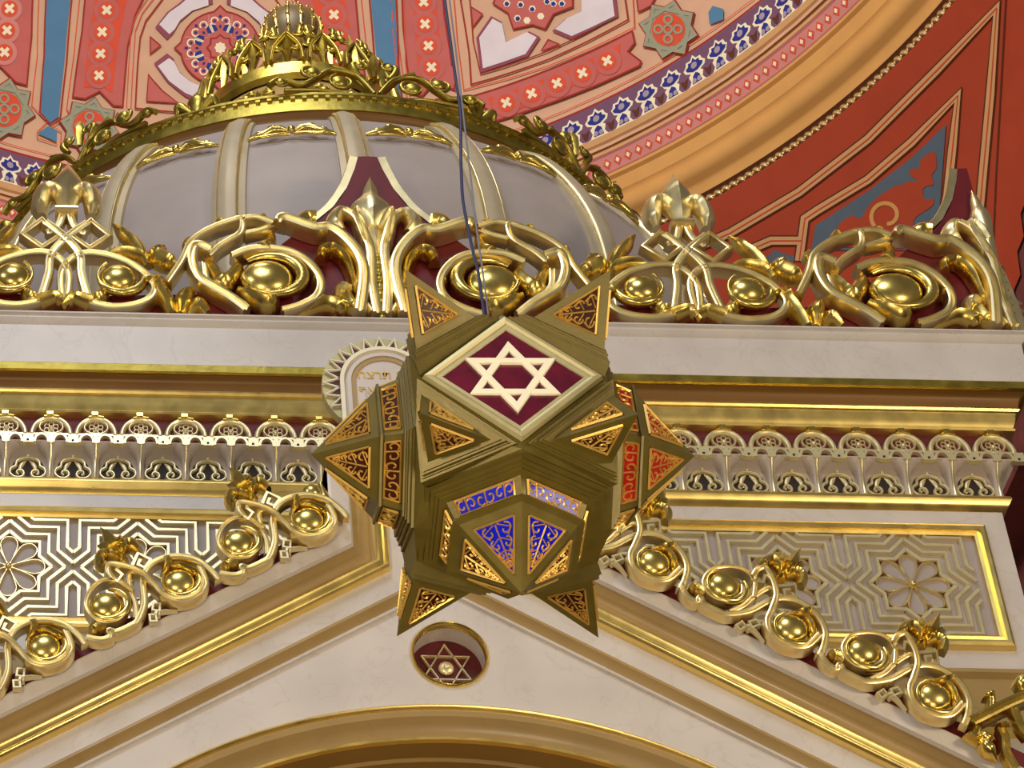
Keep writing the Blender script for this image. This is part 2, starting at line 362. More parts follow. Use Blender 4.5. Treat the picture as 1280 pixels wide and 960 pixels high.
dome_paint('painted_line', stroke(c(KM, [(290, 600), (275, 815), (530, 830), (400, 730), (320, 640)]), 1.6, True)+stroke(c(KM, [(305, 300), (388, 370), (305, 435)]), 1.6, True), 'paint_red', 3, 0, CEN)
mc = c(KM, [(865, 390)])[0]
MED = [(mc[0]+r*KM[2]*cos(a), mc[1]+r*KM[2]*sin(a)*.93) for a, r in [(2*pi*i/40, 365 if i % 10 == 0 else 318) for i in range(40)]]
dome_paint('painted_medallion', [MED], 'paint_pink', 2)
dome_paint('painted_line', stroke(MED, 2, True), 'paint_red', 3)
dome_paint('painted_line', [q for k in range(4) for q in stroke([(mc[0]+cos(k*pi/2+s_)*r*KM[2], mc[1]+sin(k*pi/2+s_)*r*KM[2]*.93) for r, s_ in ((130, .75), (300, .32))], 1.5)+stroke([(mc[0]+cos(k*pi/2-s_)*r*KM[2], mc[1]+sin(k*pi/2-s_)*r*KM[2]*.93) for r, s_ in ((130, .75), (300, .32))], 1.5)], 'paint_rose', 3)
dome_paint('painted_star', [starpoly(*mc, 18, 14.5)], 'paint_red', 3); dome_paint('painted_star', [starpoly(*mc, 15, 12)], 'paint_pink', 4)
dome_paint('painted_star', [starpoly(*mc, 7.5, 6, 8)], 'paint_cream', 5)
bl = []; wl = []
PM = lambda r, a: (mc[0]+cos(a)*r*KM[2], mc[1]+sin(a)*r*KM[2]*.93)
for k in range(8):
    a = k*pi/4
    for sg in (-1, 1):
        bl.append([PM(150, a+sg*.32), PM(215, a+sg*.33), PM(205, a+sg*.20), PM(160, a+sg*.12)])
        q = PM(238, a+sg*.19); wl += stroke([(q[0]+4.6*cos(a+sg*(t_*.5-1.6)), q[1]+4.6*sin(a+sg*(t_*.5-1.6))) for t_ in range(9)], 1.7)
        bl.append(circ(*q, 1.9, 6)); wl += stroke([PM(146, a+sg*.36), PM(222, a+sg*.36), PM(208, a+sg*.18)], 1.4)
    bl.append([PM(255, a), PM(272, a+.05), PM(290, a), PM(272, a-.05)]); bl.append([PM(170, a), PM(185, a+.06), PM(205, a), PM(185, a-.06)])
dome_paint('painted_scrolls', wl, 'paint_cream', 3); dome_paint('painted_scrolls', bl, 'paint_navy', 4)
# star medallions between panels
for cx, cy, r in ((837, 38, 34), (111, 160, 34), (4, 138, 36)):
    s1 = [(cx+r*cos(k*pi/2+.2), cy+r*sin(k*pi/2+.2)) for k in range(4)]; s2 = [(cx+r*cos(k*pi/2+.2+pi/4), cy+r*sin(k*pi/2+.2+pi/4)) for k in range(4)]
    dome_paint('painted_star', [starpoly(cx, cy, r*1.16, r*.88, 8, .2)], 'paint_red', 2)
    dome_paint('painted_star', [starpoly(cx, cy, r*1.07, r*.80, 8, .2)], 'paint_greygreen', 3)
    dome_paint('painted_star', [circ(cx, cy, r*.62, 16)], 'paint_orange', 4)
    dome_paint('painted_star', stroke(s1, 4.5, True)+stroke(s2, 4.5, True), 'paint_greygreen', 5)
    dome_paint('painted_star', [q for k in range(5) for q in stroke(circ(cx+(r*.36*cos(k*2*pi/4) if k < 4 else 0), cy+(r*.36*sin(k*2*pi/4) if k < 4 else 0), r*.15, 10), 2.6, True)], 'paint_greygreen', 6)
# right panel
RF = [(75, -40), (60, 0), (100, 250), (110, 400), (480, 280), (850, 95), (830, -40)]
dome_paint('painted_line', stroke(c(KN, RF), 2), 'paint_red', 2); dome_paint('painted_line', stroke(c(KN, [(25, -40), (45, 200), (75, 425), (480, 310), (880, 130), (870, -40)]), 1.3), 'paint_orange', 2)
dome_paint('painted_line', stroke(c(KN, [(100, -40), (120, 200), (155, 350), (480, 240), (800, 75), (770, -40)]), 1.6), 'paint_red', 2)
for Q in ([(135, 180), (205, 78), (255, 105), (275, 205), (385, 150), (437, 178), (378, 268), (155, 345)], [(492, 150), (555, 92), (632, 55), (632, -40), (790, -40), (805, 80), (580, 188)]):
    q = c(KN, Q); g = (sum(p[0] for p in q)/len(q), sum(p[1] for p in q)/len(q))
    dome_paint('painted_field', [q], 'paint_edge', 3); dome_paint('painted_field', [[(g[0]+(x-g[0])*.90, g[1]+(y-g[1])*.88) for x, y in q]], 'paint_white', 4)
q = c(KN, [(215, 20), (240, -40), (590, -40), (590, 35), (500, 70), (460, 140), (400, 120), (310, 140), (285, 65)])
dome_paint('painted_medallion', [q], 'paint_pink', 3); dome_paint('painted_line', stroke(q, 2, True), 'paint_red', 4)
dome_paint('painted_scrolls', [circ(*c(KN, [p])[0], 4.6, 6) for p in ((345, 25), (330, 90), (400, 45), (440, 80), (500, 20), (540, 20), (470, 10), (280, 20), (375, 100))], 'paint_cream', 4)
dome_paint('painted_scrolls', [circ(*c(KN, [p])[0], 3.2, 5) for p in ((345, 27), (332, 92), (400, 48), (500, 22), (540, 22), (470, 12), (280, 22))], 'paint_navy', 5)
for Q in ([(110, 35), (165, 70), (120, 130)], [(440, 245), (475, 190), (528, 212)], [(890, -20), (985, -20), (960, 30), (900, 60)]):
    dome_paint('painted_triangle', [c(KN, Q)], 'paint_pink', 3); dome_paint('painted_line', stroke(c(KN, Q), 1.6, True), 'paint_red', 4)
BP = c(KN, [(120, 455), (480, 330), (870, 148), (882, 205), (850, 245), (912, 292), (905, 312), (480, 490), (160, 592), (190, 520), (128, 482)])
dome_paint('painted_panel', [BP], 'paint_pink', 2); dome_paint('painted_line', stroke(BP, 2.2, True), 'paint_red', 3)
dome_paint('painted_panel', [c(KN, [(190, 465), (815, 210), (805, 300), (260, 545), (225, 545)])], 'paint_orange', 3)
CB = [(278, 490), (398, 447), (518, 398), (638, 350), (755, 292)]
dome_paint('painted_link', [circ(*c(KN, [p])[0], 17.5) for p in CB], 'paint_pink', 4); dome_paint('painted_link', [circ(*c(KN, [p])[0], 11, 16) for p in CB], 'paint_orange', 5)
dome_paint('painted_cross', [q for p in CB for q in cross(*c(KN, [p])[0], 7, .5)], 'paint_cream', 6)
dome_paint('painted_panel', [c(KN, [(-60, 240), (0, 240), (20, 300), (35, 415), (-60, 430)])], 'paint_pink', 2)
dome_paint('painted_line', stroke(c(KN, [(-60, 470), (60, 470), (75, 520), (120, 545), (150, 610)]), 2), 'paint_red', 2)
dome_paint('painted_strip', [c(KN, [(1230, 60), (1250, 30), (1300, 45), (1300, 95), (1235, 118)])], 'paint_blue', 3)
K7 = (440, 0, .328125)
EP = c(K7, [(190, -40), (195, 100), (210, 250), (228, 358), (268, 368), (315, 315), (392, 345), (375, 200), (352, 60), (345, -40)])
dome_paint('painted_panel', [EP], 'paint_pink', 1); dome_paint('painted_line', stroke(EP, 2.2, True), 'paint_red', 2)
CE = [(272, -70), (275, 10), (280, 95), (293, 178), (305, 260)]
dome_paint('painted_panel', [c(K7, [(232, -40), (238, 100), (252, 250), (275, 330), (318, 290), (348, 300), (335, 160), (320, 0), (318, -40)])], 'paint_orange', 2)
dome_paint('painted_link', [circ(*c(K7, [p])[0], 16.5) for p in CE], 'paint_pink', 3); dome_paint('painted_link', [circ(*c(K7, [p])[0], 10.5, 16) for p in CE], 'paint_orange', 4)
dome_paint('painted_cross', [q for p in CE for q in cross(*c(K7, [p])[0], 7)], 'paint_cream', 5)
dome_paint('painted_line', stroke(c(K7, [(165, -40), (170, 100), (190, 260), (215, 400), (300, 420)]), 1.3)+stroke(c(K7, [(150, -40), (155, 100), (172, 260), (190, 340)]), 1.6), 'paint_orange', 2)
# purple border and palmette flowers
h0 = rad(.3); h1 = rad(4.3)
def azb(a0, a1, ha, hb, n=90): return [[(a0+(a1-a0)*i/n, ha), (a0+(a1-a0)*(i+1)/n, ha), (a0+(a1-a0)*(i+1)/n, hb), (a0+(a1-a0)*i/n, hb)] for i in range(n)]
paint('painted_border', azb(rad(-80), rad(85), h0, h1), lambda a, h: dsurf(a, h, DR-.01), 'paint_purple', vault, .2)
paint('painted_line', azb(rad(-80), rad(85), h1, h1+rad(.25)), lambda a, h: dsurf(a, h, DR-.012), 'paint_red', vault, .2)
paint('painted_line', azb(rad(-80), rad(85), h1+rad(.9), h1+rad(1.0)), lambda a, h: dsurf(a, h, DR-.012), 'paint_orange', vault, .2)
PW = [(-.50, 0), (-.34, .02), (-.24, .16), (-.30, .34), (-.20, .42), (-.40, .50), (-.46, .62), (-.34, .72), (-.30, .84), (-.12, .84), (0, .98), (.12, .84), (.30, .84), (.34, .72), (.46, .62), (.40, .50), (.20, .42), (.30, .34), (.24, .16), (.34, .02), (.50, 0)]
PB = [(-.10, .44), (-.32, .54), (-.36, .62), (-.24, .68), (-.22, .78), (-.09, .76), (0, .88), (.09, .76), (.22, .78), (.24, .68), (.36, .62), (.32, .54), (.10, .44)]
pw = rad(2.62); ph_ = rad(3.7)
pal = None; palm_parts = []
def unit(poly, az): return [(az+x*pw, h0+y*ph_) for x, y in poly]
azs = [rad(-18.2)+k*pw for k in range(-14, 38)]
def multi(name, polys, m_, lay): return paint(name, polys, lambda a, h: dsurf(a, h, DR-.006*lay-.01), m_, vault, .05)
for a in azs:
    multi('painted_palmette', [unit(PW, a)], 'paint_cream', 1)
multi('painted_palmette_blue', [unit(PB, a) for a in azs]+[unit([(-.2, .05), (-.13, .3), (0, .4), (.13, .3), (.2, .05)], a) for a in azs], 'paint_navy', 2)['kind'] = 'stuff'
multi('painted_palmette_flower', [unit([(.13*cos(2*pi*i/8), .62+.11*sin(2*pi*i/8)) for i in range(8)], a) for a in azs], 'paint_mauve', 3)['kind'] = 'stuff'
multi('painted_palmette_scroll', [unit([(sx*.1+.09*cos(2*pi*i/8), .13+.085*sin(2*pi*i/8)) for i in range(8)], a) for a in azs for sx in (-1, 1)], 'paint_mauve', 3)['kind'] = 'stuff'
multi('painted_bud', [unit([(.42, .12), (.5, .05), (.58, .12), (.66, .36), (.5, .28), (.34, .36)], a) for a in azs], 'paint_brown', 2)['kind'] = 'stuff'
# pendentive painting
K8 = (780, 0, .390625)
def ppaint(name, polys, m_, lay): return paint(name, polys, lambda x, y: onS(x, y, PC, PR-.008*lay-.01), m_, pr_, 22)
B1 = [(180, 815), (340, 745), (560, 615), (780, 445), (1000, 225), (1192, 25), (1172, 300), (1148, 560), (1130, 760)]
B2 = [(560, 835), (578, 700), (620, 672), (780, 575), (920, 455), (1068, 305), (1050, 480), (1032, 650), (1020, 760)]
B3 = [(400, 800), (470, 770), (570, 770)]
for B in (B1, B2, B3):
    P = c(K8, B); ppaint('painted_band', stroke(P, 13.5), 'paint_brown', 1); ppaint('painted_band', stroke(P, 10), 'paint_ochre_light', 2); ppaint('painted_line', stroke(P, 1.3), 'paint_orange', 3)
ppaint('painted_field', [c(K8, [(600, 800), (612, 722), (780, 612), (920, 505), (1030, 398), (1015, 600), (1000, 800)])], 'paint_slate', 1)
ppaint('painted_field', [c(K8, [(430, 850), (480, 800), (545, 822), (540, 870)])], 'paint_slate', 1)
ppaint('painted_arabesque', [c(K8, smooth([(670, 760), (690, 715), (730, 690), (755, 700), (775, 672), (800, 640), (850, 605), (886, 592), (893, 640), (905, 655), (935, 660), (948, 640), (940, 618), (905, 635), (893, 612), (905, 580), (940, 580), (915, 560), (920, 540), (945, 538), (950, 510), (992, 485), (1000, 535), (985, 560), (990, 590), (968, 596), (955, 610), (965, 640), (990, 635), (985, 660), (940, 690), (925, 720), (945, 790), (680, 790)], 3))], 'paint_brick', 2)
sp = [(840+(52-26*t)*cos(2.4+t*5.4), 690+(50-24*t)*sin(2.4+t*5.4)) for t in [i/26 for i in range(27)]]
ppaint('painted_scroll', stroke(c(K8, sp), 5), 'paint_ochre', 3)
ppaint('painted_line', stroke(c(K8, [(1222, -20), (1190, 560), (1180, 800)]), 1.6), 'paint_brown', 1)

# ------------------------------------------------------------------ the ark
ark = empty('torah_ark', (XA, 0, 0), 'cream and gold ark facade with scroll cresting behind the hanging lantern', 'ark')
XR = 6.15; XL = 2*XA-XR; Z0 = 13.707
MB().box(XL, XR, 0, 8, 0, 13.3).obj('body', 'marble', ark, 0)
MB().xprof([(.0, 13.70), (.34, 13.707), (.345, 13.69), (.325, 13.68), (.325, 13.665), (.335, 13.655), (.32, 13.635), (.30, 13.615), (.29, 13.29)], XL, XR).obj('cornice_fascia', 'marble', ark, 25)
MB().box(XL-.25, XR+.25, -.2, 7.9, 13.6, 13.70).obj('roof_slab', 'marble', ark, 0)
MB().xprof([(.291, 13.292), (.295, 13.285), (.288, 13.235), (.27, 13.228)], XL, XR).obj('cornice_gold_edge', 'gold_old', ark, 30)
MB().xprof([(.272, 13.23), (.255, 13.235), (.235, 13.225), (.215, 13.19), (.205, 13.15), (.20, 13.135)], XL, XR).obj('cornice_soffit', 'gilt_brown', ark, 40)  # brown set darker to carry the shade under the cornice
MB().xprof([(.17, 13.14), (.205, 13.138), (.21, 13.12), (.20, 13.105), (.185, 13.10), (.18, 13.085), (.172, 13.04), (.160, 13.01), (.155, 12.995), (.165, 12.985), (.160, 12.97), (.11, 12.955)], XL, XR).obj('cornice_gold_moulding', 'gold_bead', ark, 30)
MB().xprof([(.112, 12.96), (.110, 12.74)], XL, XR).obj('frieze_ground', 'dark_red', ark, 0)
MB().xprof([(.132, 12.75), (.128, 12.738), (.09, 12.728), (.05, 12.715), (.022, 12.69), (.012, 12.65), (.01, 12.50)], XL, XR).obj('frieze_cove', 'stucco_beige', ark, 60)
MB().xprof([(.01, 12.505), (.05, 12.503), (.062, 12.49), (.064, 12.47), (.05, 12.452), (.045, 12.44), (.03, 12.425), (.0, 12.405)], XL, XR).obj('frieze_gold_base', 'gold_bead', ark, 40)
# frieze unit
UWD = (XR-XL)/27
def arcp(cx, cz, r, a0, a1, n=10, rz=None): return [(cx+r*cos(a0+(a1-a0)*i/n), cz+(rz or r)*sin(a0+(a1-a0)*i/n)) for i in range(n+1)]
def sub(mb, name, m_, parent, sm=35):
    o = mb.obj(name, m_, None, sm); o.parent = parent; return o
a_ = MB(); a_.band(arcp(0, .300, .127, 0, pi, 16, .138), .036, .040, .11, False, 'round', (1, 1), 0)
for sx in (-1, 1):
    a_.band(arcp(sx*.062, .235, .046, -.1, pi+.1, 10, .062), .020, .036, .108, False, 'flat', (1, 1), 0)
a_.box(.149-.034, .149+.034, -.142, -.10, .225, .300); a_.box(-.016, .016, -.143, -.10, .225, .31); a_.box(-.13, .13, -.141, -.10, .288, .304)
arch0 = a_.obj('scalloped_arch', 'gold_pale', None)
k_ = MB(); k_.box(-.03, .012, -.178, -.10, .437, .462); k_.band([(-.05, .432), (.0, .44), (.05, .432)], .014, .05, .115, False, 'round', (1, 1), 3)
sub(k_, 'gold_key', 'gold', arch0)
f_ = MB()
for k in range(6): f_.band([(.034*cos(k*pi/3+.5)+.017*cos(q*pi/4), .358+.034*sin(k*pi/3+.5)+.018*sin(q*pi/4)) for q in range(8)], .007, .014, .112, True, 'round', (1, 1), 0)
f_.band([(.078*cos(q*pi/8), .364+.058*sin(q*pi/8)) for q in range(16)], .014, .026, .112, True, 'round', (1, 1), 0); f_.ball((0, -.122, .358), .013, 8, 6)
sub(f_, 'flower_medallion', 'gold_pale', arch0)
h_ = MB()
h_.box(.149-.012, .149+.004, -.1435, -.1425, .235, .252)
sub(h_, 'pendant_hole', 'black_brown', arch0)
b_ = MB(); rs = []
for z, y, hw in ((0, .050, .030), (.06, .052, .026), (.14, .070, .022), (.185, .092, .036), (.208, .108, .062), (.226, .124, .086), (.246, .134, .094), (.25, .10, .09)):
    rs.append([(-hw, -.012, z), (-hw, -y+.02, z), (-hw*.6, -y, z), (0, -y-.004, z), (hw*.6, -y, z), (hw, -y+.02, z), (hw, -.012, z)])
b_.rings(rs); brk0 = b_.obj('bracket', 'stucco_beige', None, 50)
sub(MB().tube([(0, -.052, 0), (0, -.056, .06), (0, -.070, .12), (0, -.09, .16), (0, -.112, .20), (0, -.135, .235)], [.011, .010, .010, .009, .008, .006], 8), 'gold_edge', 'gold_bright', brk0)
p_ = MB()
for sx in (-1, 1):
    o1 = [(0, .195), (.045, .182), (.072, .155), (.078, .118), (.106, .092), (.112, .052), (.085, .018), (.045, .015), (.024, .042), (.034, .075), (.062, .078), (.070, .055), (.055, .043)]
    p_.band([(sx*x*1.04, z*.92) for x, z in o1], .019, .026, .014, False, 'round', (1, .6), 4)
    p_.leaf([(sx*.012, .16), (sx*.038, .13), (sx*.050, .09), (sx*.03, .05)], [.012, .034, .028, .01], .018, .01)
p_.ball((0, -.03, .196), .012, 8, 6)
pal0 = p_.obj('palmette', 'gold_pale', None)
sub(MB().prism([(-.116, 0), (.116, 0), (.116, .07)]+arcp(0, .09, .108, 0, pi, 12, .108)+[(-.116, .07)], -.016, -.006), 'palmette_ground', 'black_brown', pal0, 0)
for i in range(28):
    x = XL+i*UWD
    for src in (arch0, brk0, pal0):
        if src is pal0 and i == 27: continue
        o = copy_tree(src, ark); o.location = Vector((x+(UWD/2 if src is pal0 else 0), 0, 12.5))-ark.location
for o in (arch0, brk0, pal0):
    for ch in list(o.children): bpy.data.objects.remove(ch)
    bpy.data.objects.remove(o)
# lattice panels
RR = .2785; PZ = 11.79; PH = .394; dd_ = .214
def clipseg(a, b, xm, zm):
    return (a, b)
lat0 = MB()
def lat_polys():
    out = []; H = 1.49; V = PH/RR
    for k in range(4):
        ck = .707+k*dd_; nt = .293+.414*k*dd_; tip = 1+1.414*k*dd_
        for sx in (-1, 1):
            for sz in (-1, 1):
                p = []
                # from right point/side up to the corner
                if tip <= H: p.append((tip, 0))
                else: p.append((H, tip-H))
                p.append((ck, nt+0*0) if True else None)
                if ck < V: p.append((ck, ck))
                else: p.append((ck, V))
                if ck < V:
                    p.append((nt, ck))
                    if tip <= V: p.append((0, tip))
                    else: p.append((tip-V, V))
                out.append([(sx*x*RR, sz*z*RR) for x, z in p])
    return out
TILE = []
for p in lat_polys(): TILE.append(MB().band(p, .026, .03, .0, False, 'flat', (1, 1), 0).obj('lattice_strip', 'gold_pale', None, 30))
for k in range(8):
    a = k*pi/4
    loop = [(.06*RR, 0), (.40*RR, .15*RR), (.64*RR, .20*RR), (.80*RR, .12*RR), (.84*RR, 0), (.80*RR, -.12*RR), (.64*RR, -.20*RR), (.40*RR, -.15*RR)]
    TILE.append(MB().band([(x*cos(a)-y*sin(a), x*sin(a)+y*cos(a)) for x, y in loop], .013, .026, 0, True, 'round', (1, 1), 3).obj('rosette_petal', 'gold_bright', None))
TILE.append(MB().ball((0, -.025, 0), .022, 10, 6).obj('rosette_boss', 'gold', None))
pt = MB()
for k in range(8):
    a = k*pi/4+pi/8; pt.prism([(RR*r*cos(a+t), RR*r*sin(a+t)) for r, t in ((.74, -.10), (.92*.9, 0), (.74, .10), (.66, 0))], -.012, -.002)
    a = k*pi/4; pt.prism([(RR*r*cos(a+t), RR*r*sin(a+t)) for r, t in ((.86, -.06), (.95, 0), (.86, .06))], -.012, -.002)
TILE.append(pt.obj('star_piercings', 'dark_red', None, 0)); TILE[-1]['kind'] = 'stuff'
for sgn in (-1, 1):
    pan_o = MB().box(XA+sgn*2.15-1.66, XA+sgn*2.15+1.66, -.004, .05, PZ-PH, PZ+PH).obj('lattice_panel', 'stucco_grey', ark, 0)
    fr = MB(); x0, x1 = sorted((XA+sgn*.45, XA+sgn*(3.735+.055)))
    xi, xo = XA+sgn*.47, XA+sgn*3.79
    fx0, fx1 = min(xi, xo), max(xi, xo)
    prof = [(0, .0), (0, .035), (.016, .046), (.034, .036), (.042, .05), (.064, .058), (.082, .046), (.088, .03), (.096, .0)]
    rs = []
    for cx, cz, sx, sz in ((fx0, PZ-PH, -1, -1), (fx1, PZ-PH, 1, -1), (fx1, PZ+PH, 1, 1), (fx0, PZ+PH, -1, 1)):
        rs.append([(cx+sx*o_, -y_, cz+sz*o_) for o_, y_ in prof])
    fr.rings(rs, closed_ring=False, cap=False, closed_path=True)
    f = fr.obj('panel_frame', 'gold_bead', None, 30); f.parent = pan_o; f.location = (0, 0, 0)
    pan_o.location = -Vector(ark.location)
    for i in range(4):
        x = XA+sgn*(5.444-XA-.83*i)
        for src in TILE:
            o = copy_tree(src, pan_o); o.location = (x, -.004, PZ)
for o in TILE: bpy.data.objects.remove(o)
MB().xprof([(.0, 11.13), (.07, 11.12), (.075, 11.09), (.04, 11.06), (.03, 10.86), (.10, 10.80), (.11, 10.70), (.02, 10.66)], XL, XR).obj('lower_ledge', 'marble_tan', ark, 30)
MB().xprof([(.11, 10.70), (.125, 10.68), (.11, 10.66), (.0, 10.65)], XL, XR).obj('lower_gold_fillet', 'gold', ark, 30)

# ------------------------------------------------------------------ cresting of the ark
CY = -.20; CO = .03       # crest back plane; ornament stands proud of it
KA = (180, 180, .25); K3 = (0, 160, .33359); K4 = (340, 160, .33359)
def A(pts): return loc2(KA, pts, -.27, XA, Z0)
def px(n): return n*.25*.0054     # crop-KA pixels to metres
bw = px(46)
g = MB()
g.band(A([(510, 860), (430, 800), (350, 752), (275, 700), (240, 615), (258, 540), (330, 560)]), px(60), .14, .02)                 # left of the ring
g.band(A([(120, 715), (190, 610), (235, 520), (330, 455), (440, 415), (480, 405), (492, 425), (475, 480), (380, 540), (330, 585)]), px(42), .12, .03)
g.band(A([(490, 405), (560, 400), (640, 425)]), px(42), .12, .03); g.band(A([(500, 470), (570, 455), (640, 430)]), px(38), .10, .03)
g.band(A([(675, 425), (700, 405), (850, 455), (925, 455), (1010, 515), (1075, 600), (1095, 700), (1075, 870)]), px(66), .15, .02)
g.band(A([(440, 590), (540, 555), (690, 560), (790, 600), (860, 670), (880, 740), (850, 800), (770, 840), (690, 862)]), px(50), .13, .02)
g.band(A([(300, 600), (315, 680), (360, 720)]), px(36), .08, .02)
scroll0 = g.obj('cresting_scroll', 'gold_bright', None, 40)
g = MB(); bp = A([(622, 690)])[0]; g.bulb(bp[0], bp[1], px(185), .17, .03, 2.2, -1, .86, 1.3); sub(g, 'rolled_leaf', 'gold', scroll0, 60)
LV = []
def lf(mb, pts, wds, dep=.1, out=.02): LV.append((A(pts), [px(x) for x in wds], dep, out))
g = MB()
lf(g, [(640, 410), (635, 480), (600, 540)], [14, 60, 120], .14, .03); lf(g, [(600, 540), (660, 560), (720, 565)], [60, 50, 20], .10)
lf(g, [(300, 560), (360, 640), (400, 700), (460, 640), (470, 590)], [30, 80, 120, 90, 50], .14)
lf(g, [(470, 740), (540, 790), (620, 820), (660, 790)], [40, 80, 90, 50], .15, .05)
lf(g, [(880, 590), (890, 545), (950, 535), (1010, 590), (1045, 690), (1060, 740)], [60, 70, 60, 64, 50, 20], .13, .03)
lf(g, [(1060, 850), (1035, 820), (1010, 770), (1000, 745)], [50, 90, 80, 30], .13, .03); lf(g, [(690, 865), (800, 840), (900, 800), (980, 820), (995, 850)], [20, 60, 100, 110, 60], .13, .03)
lf(g, [(800, 590), (815, 560)], [50, 20], .1, .03); lf(g, [(780, 430), (810, 370), (860, 365)], [60, 100, 90], .11, .02)
lf(g, [(220, 540), (215, 505), (235, 480)], [30, 56, 30], .11, .03); lf(g, [(180, 620), (115, 590), (65, 560), (100, 525)], [40, 110, 110, 60], .15, .02)
lf(g, [(140, 860), (110, 780), (75, 710), (110, 680)], [70, 90, 90, 30], .14, .02); lf(g, [(180, 860), (200, 780), (240, 730)], [60, 100, 50], .15, .02); lf(g, [(220, 850), (270, 800), (320, 850)], [40, 90, 60], .12, .02)
lf(g, [(560, 400), (590, 375), (625, 385)], [20, 40, 20], .1, .03); lf(g, [(850, 690), (890, 720)], [50, 24], .12, .03); lf(g, [(360, 420), (375, 395), (400, 400)], [30, 46, 30], .1, .03)
leaves('acanthus_leaf', 'gold', scroll0, LV)
# acroterion: left half read, mirrored inside the mesh
def A4(pts): return loc2(K4, pts, -.27, XA, Z0)
AXc = A4([(378, 300)])[0][0]; AXb = A4([(412, 700)])[0][0]
def half(fn_pts, mb, kind, *args, sides=(-1, 1)):
    for s_ in sides:
        P = [(s_*abs(x), z) for x, z in fn_pts]
        getattr(mb, kind)(P, *args)
def HA(pts):  # distances from the acroterion's own leaning axis
    r = []
    for x, y in pts:
        axx = 378+(412-378)*(y-185)/(700-185); q = A4([(x, y)])[0]; a = A4([(axx, y)])[0]; r.append((q[0]-a[0], q[1]))
    return r
u4 = .33359*.0054
def acro(name, sides):
    g = MB()
    half(HA([(378+18, 710), (376, 600), (372, 480), (352, 420), (320, 350), (278, 318)]), g, 'band', u4*44, .12, .02, False, 'groove', (1, .7), sides=sides)
    half(HA([(375, 700), (330, 620), (330, 520)]), g, 'band', u4*30, .10, .02, False, 'round', (1, .5), sides=sides)
    o = g.obj(name, 'gold_bright', None, 40)
    g = MB()
    if len(sides) == 2: g.leaf(HA([(400, 480), (385, 380), (380, 300), (378, 240), (376, 183)]), [u4*x for x in (50, 100, 165, 60, 6)], .10, .06, n=11, ridge=.8)
    else: g.leaf([(sides[0]*.03, z) for x, z in HA([(400, 480), (385, 380), (380, 300), (378, 240), (376, 183)])], [u4*x for x in (40, 60, 80, 40, 6)], .10, .04)
    for s_ in sides:
        leaves('curled_leaf', 'gold_bright', o, [([(s_*abs(x), z) for x, z in HA(P)], [u4*x for x in wd], .13, .03) for P, wd in (([(376, 385), (345, 335), (300, 300)], (50, 66, 6)), ([(300, 320), (262, 318), (240, 360), (270, 395)], (30, 56, 74, 50)), ([(335, 300), (318, 330), (345, 420), (365, 470)], (14, 40, 44, 20)), ([(250, 640), (262, 610), (300, 600)], (30, 60, 30)))])
    sub(g, 'spear_leaf', 'gold_bright', o, 60)
    g = MB(); zt = HA([(400, 480)])[0][1]
    for k in range(9): g.ball((0, -.10, zt*(k+.5)/9), .028, 8, 6, (.9, .8, 1.3))
    sub(g, 'braided_stem', 'gold_old', o, 60); return o
acro0 = acro('acroterion', (-1, 1)); acroL = acro('corner_acroterion', (-1,)); 
def board(sides):
    top = HA([(335, 85), (322, 130), (292, 200), (240, 272), (165, 332), (100, 372)])
    g = MB(); e = MB()
    P = [(x, z) for x, z in top]
    for s_ in sides:
        poly = [(0, 0), (0, P[0][1]+.005)]+[(s_*abs(x), z) for x, z in P]+[(s_*1.12, .30), (s_*2.165, .25), (s_*2.165, 0)]
        g.prism(poly, -.01, .05)
        e.band([(s_*(abs(x)+.03), z) for x, z in P[:-1]], .07, .06, -.05, False, 'flat', (1, 1), 4)
    return g, e
# knot unit with fleur-de-lis (right half read on the left knot)
KX = XA-2.165
def A3(pts): 
    r = []
    for x, y in pts:
        axx = 248+(215-248)*(y-140)/(680-140)*(-.15); q = loc2(K3, [(x, y)], -.27, KX, Z0)[0]; a = loc2(K3, [(axx, y)], -.27, KX, Z0)[0]; r.append((q[0]-a[0], q[1]))
    return r
g = MB()
for s_ in (-1, 1):
    f3 = lambda pts: [(s_*x, z) for x, z in A3(pts)]
    g.band(f3([(342, 365), (412, 420), (340, 468), (272, 420)]), u4*32, .10, .03, True, 'groove', (1, 1), 0)
    g.band(f3([(262, 330), (280, 380), (320, 410)]), u4*34, .09, .03)
    g.band(f3([(330, 372), (255, 425), (198, 490), (190, 560), (165, 650)]), u4*38, .10 if s_ > 0 else .08, .03 if s_ > 0 else .05)
    g.band(f3([(245, 655), (238, 560), (275, 505), (350, 485), (470, 512), (560, 570), (590, 625), (540, 672), (430, 686), (320, 660)]), u4*34, .11, .02)
zc_ = A3([(250, 326)])[0][1]; g.band([(-u4*44, zc_), (u4*44, zc_)], u4*34, .14, .02, False, 'round')
knot0 = g.obj('cresting_knot', 'gold_bright', None, 40)
c3 = A3([(452, 575)])[0]
bulbs(knot0, [(s_*c3[0], c3[1], u4*98, .15, .03, (.9 if s_ > 0 else pi-.9), -s_, .9, 1.25) for s_ in (-1, 1)])
LV = []
for s_ in (-1, 1):
    f3 = lambda pts: [(s_*x, z) for x, z in A3(pts)]
    for P, wd in (([(425, 350), (470, 400), (520, 450), (560, 520)], (8, 50, 64, 40)), ([(380, 490), (450, 470), (520, 480), (560, 510)], (20, 50, 60, 30)), ([(555, 590), (600, 555)], (60, 30)), ([(340, 640), (385, 640), (400, 600)], (40, 70, 40)), ([(240, 670), (290, 640), (360, 660)], (30, 70, 60)), ([(160, 670), (215, 650)], (40, 40))):
        LV.append((f3(P), [u4*x for x in wd], .12, .03))
leaves('acanthus_leaf', 'gold', knot0, LV)
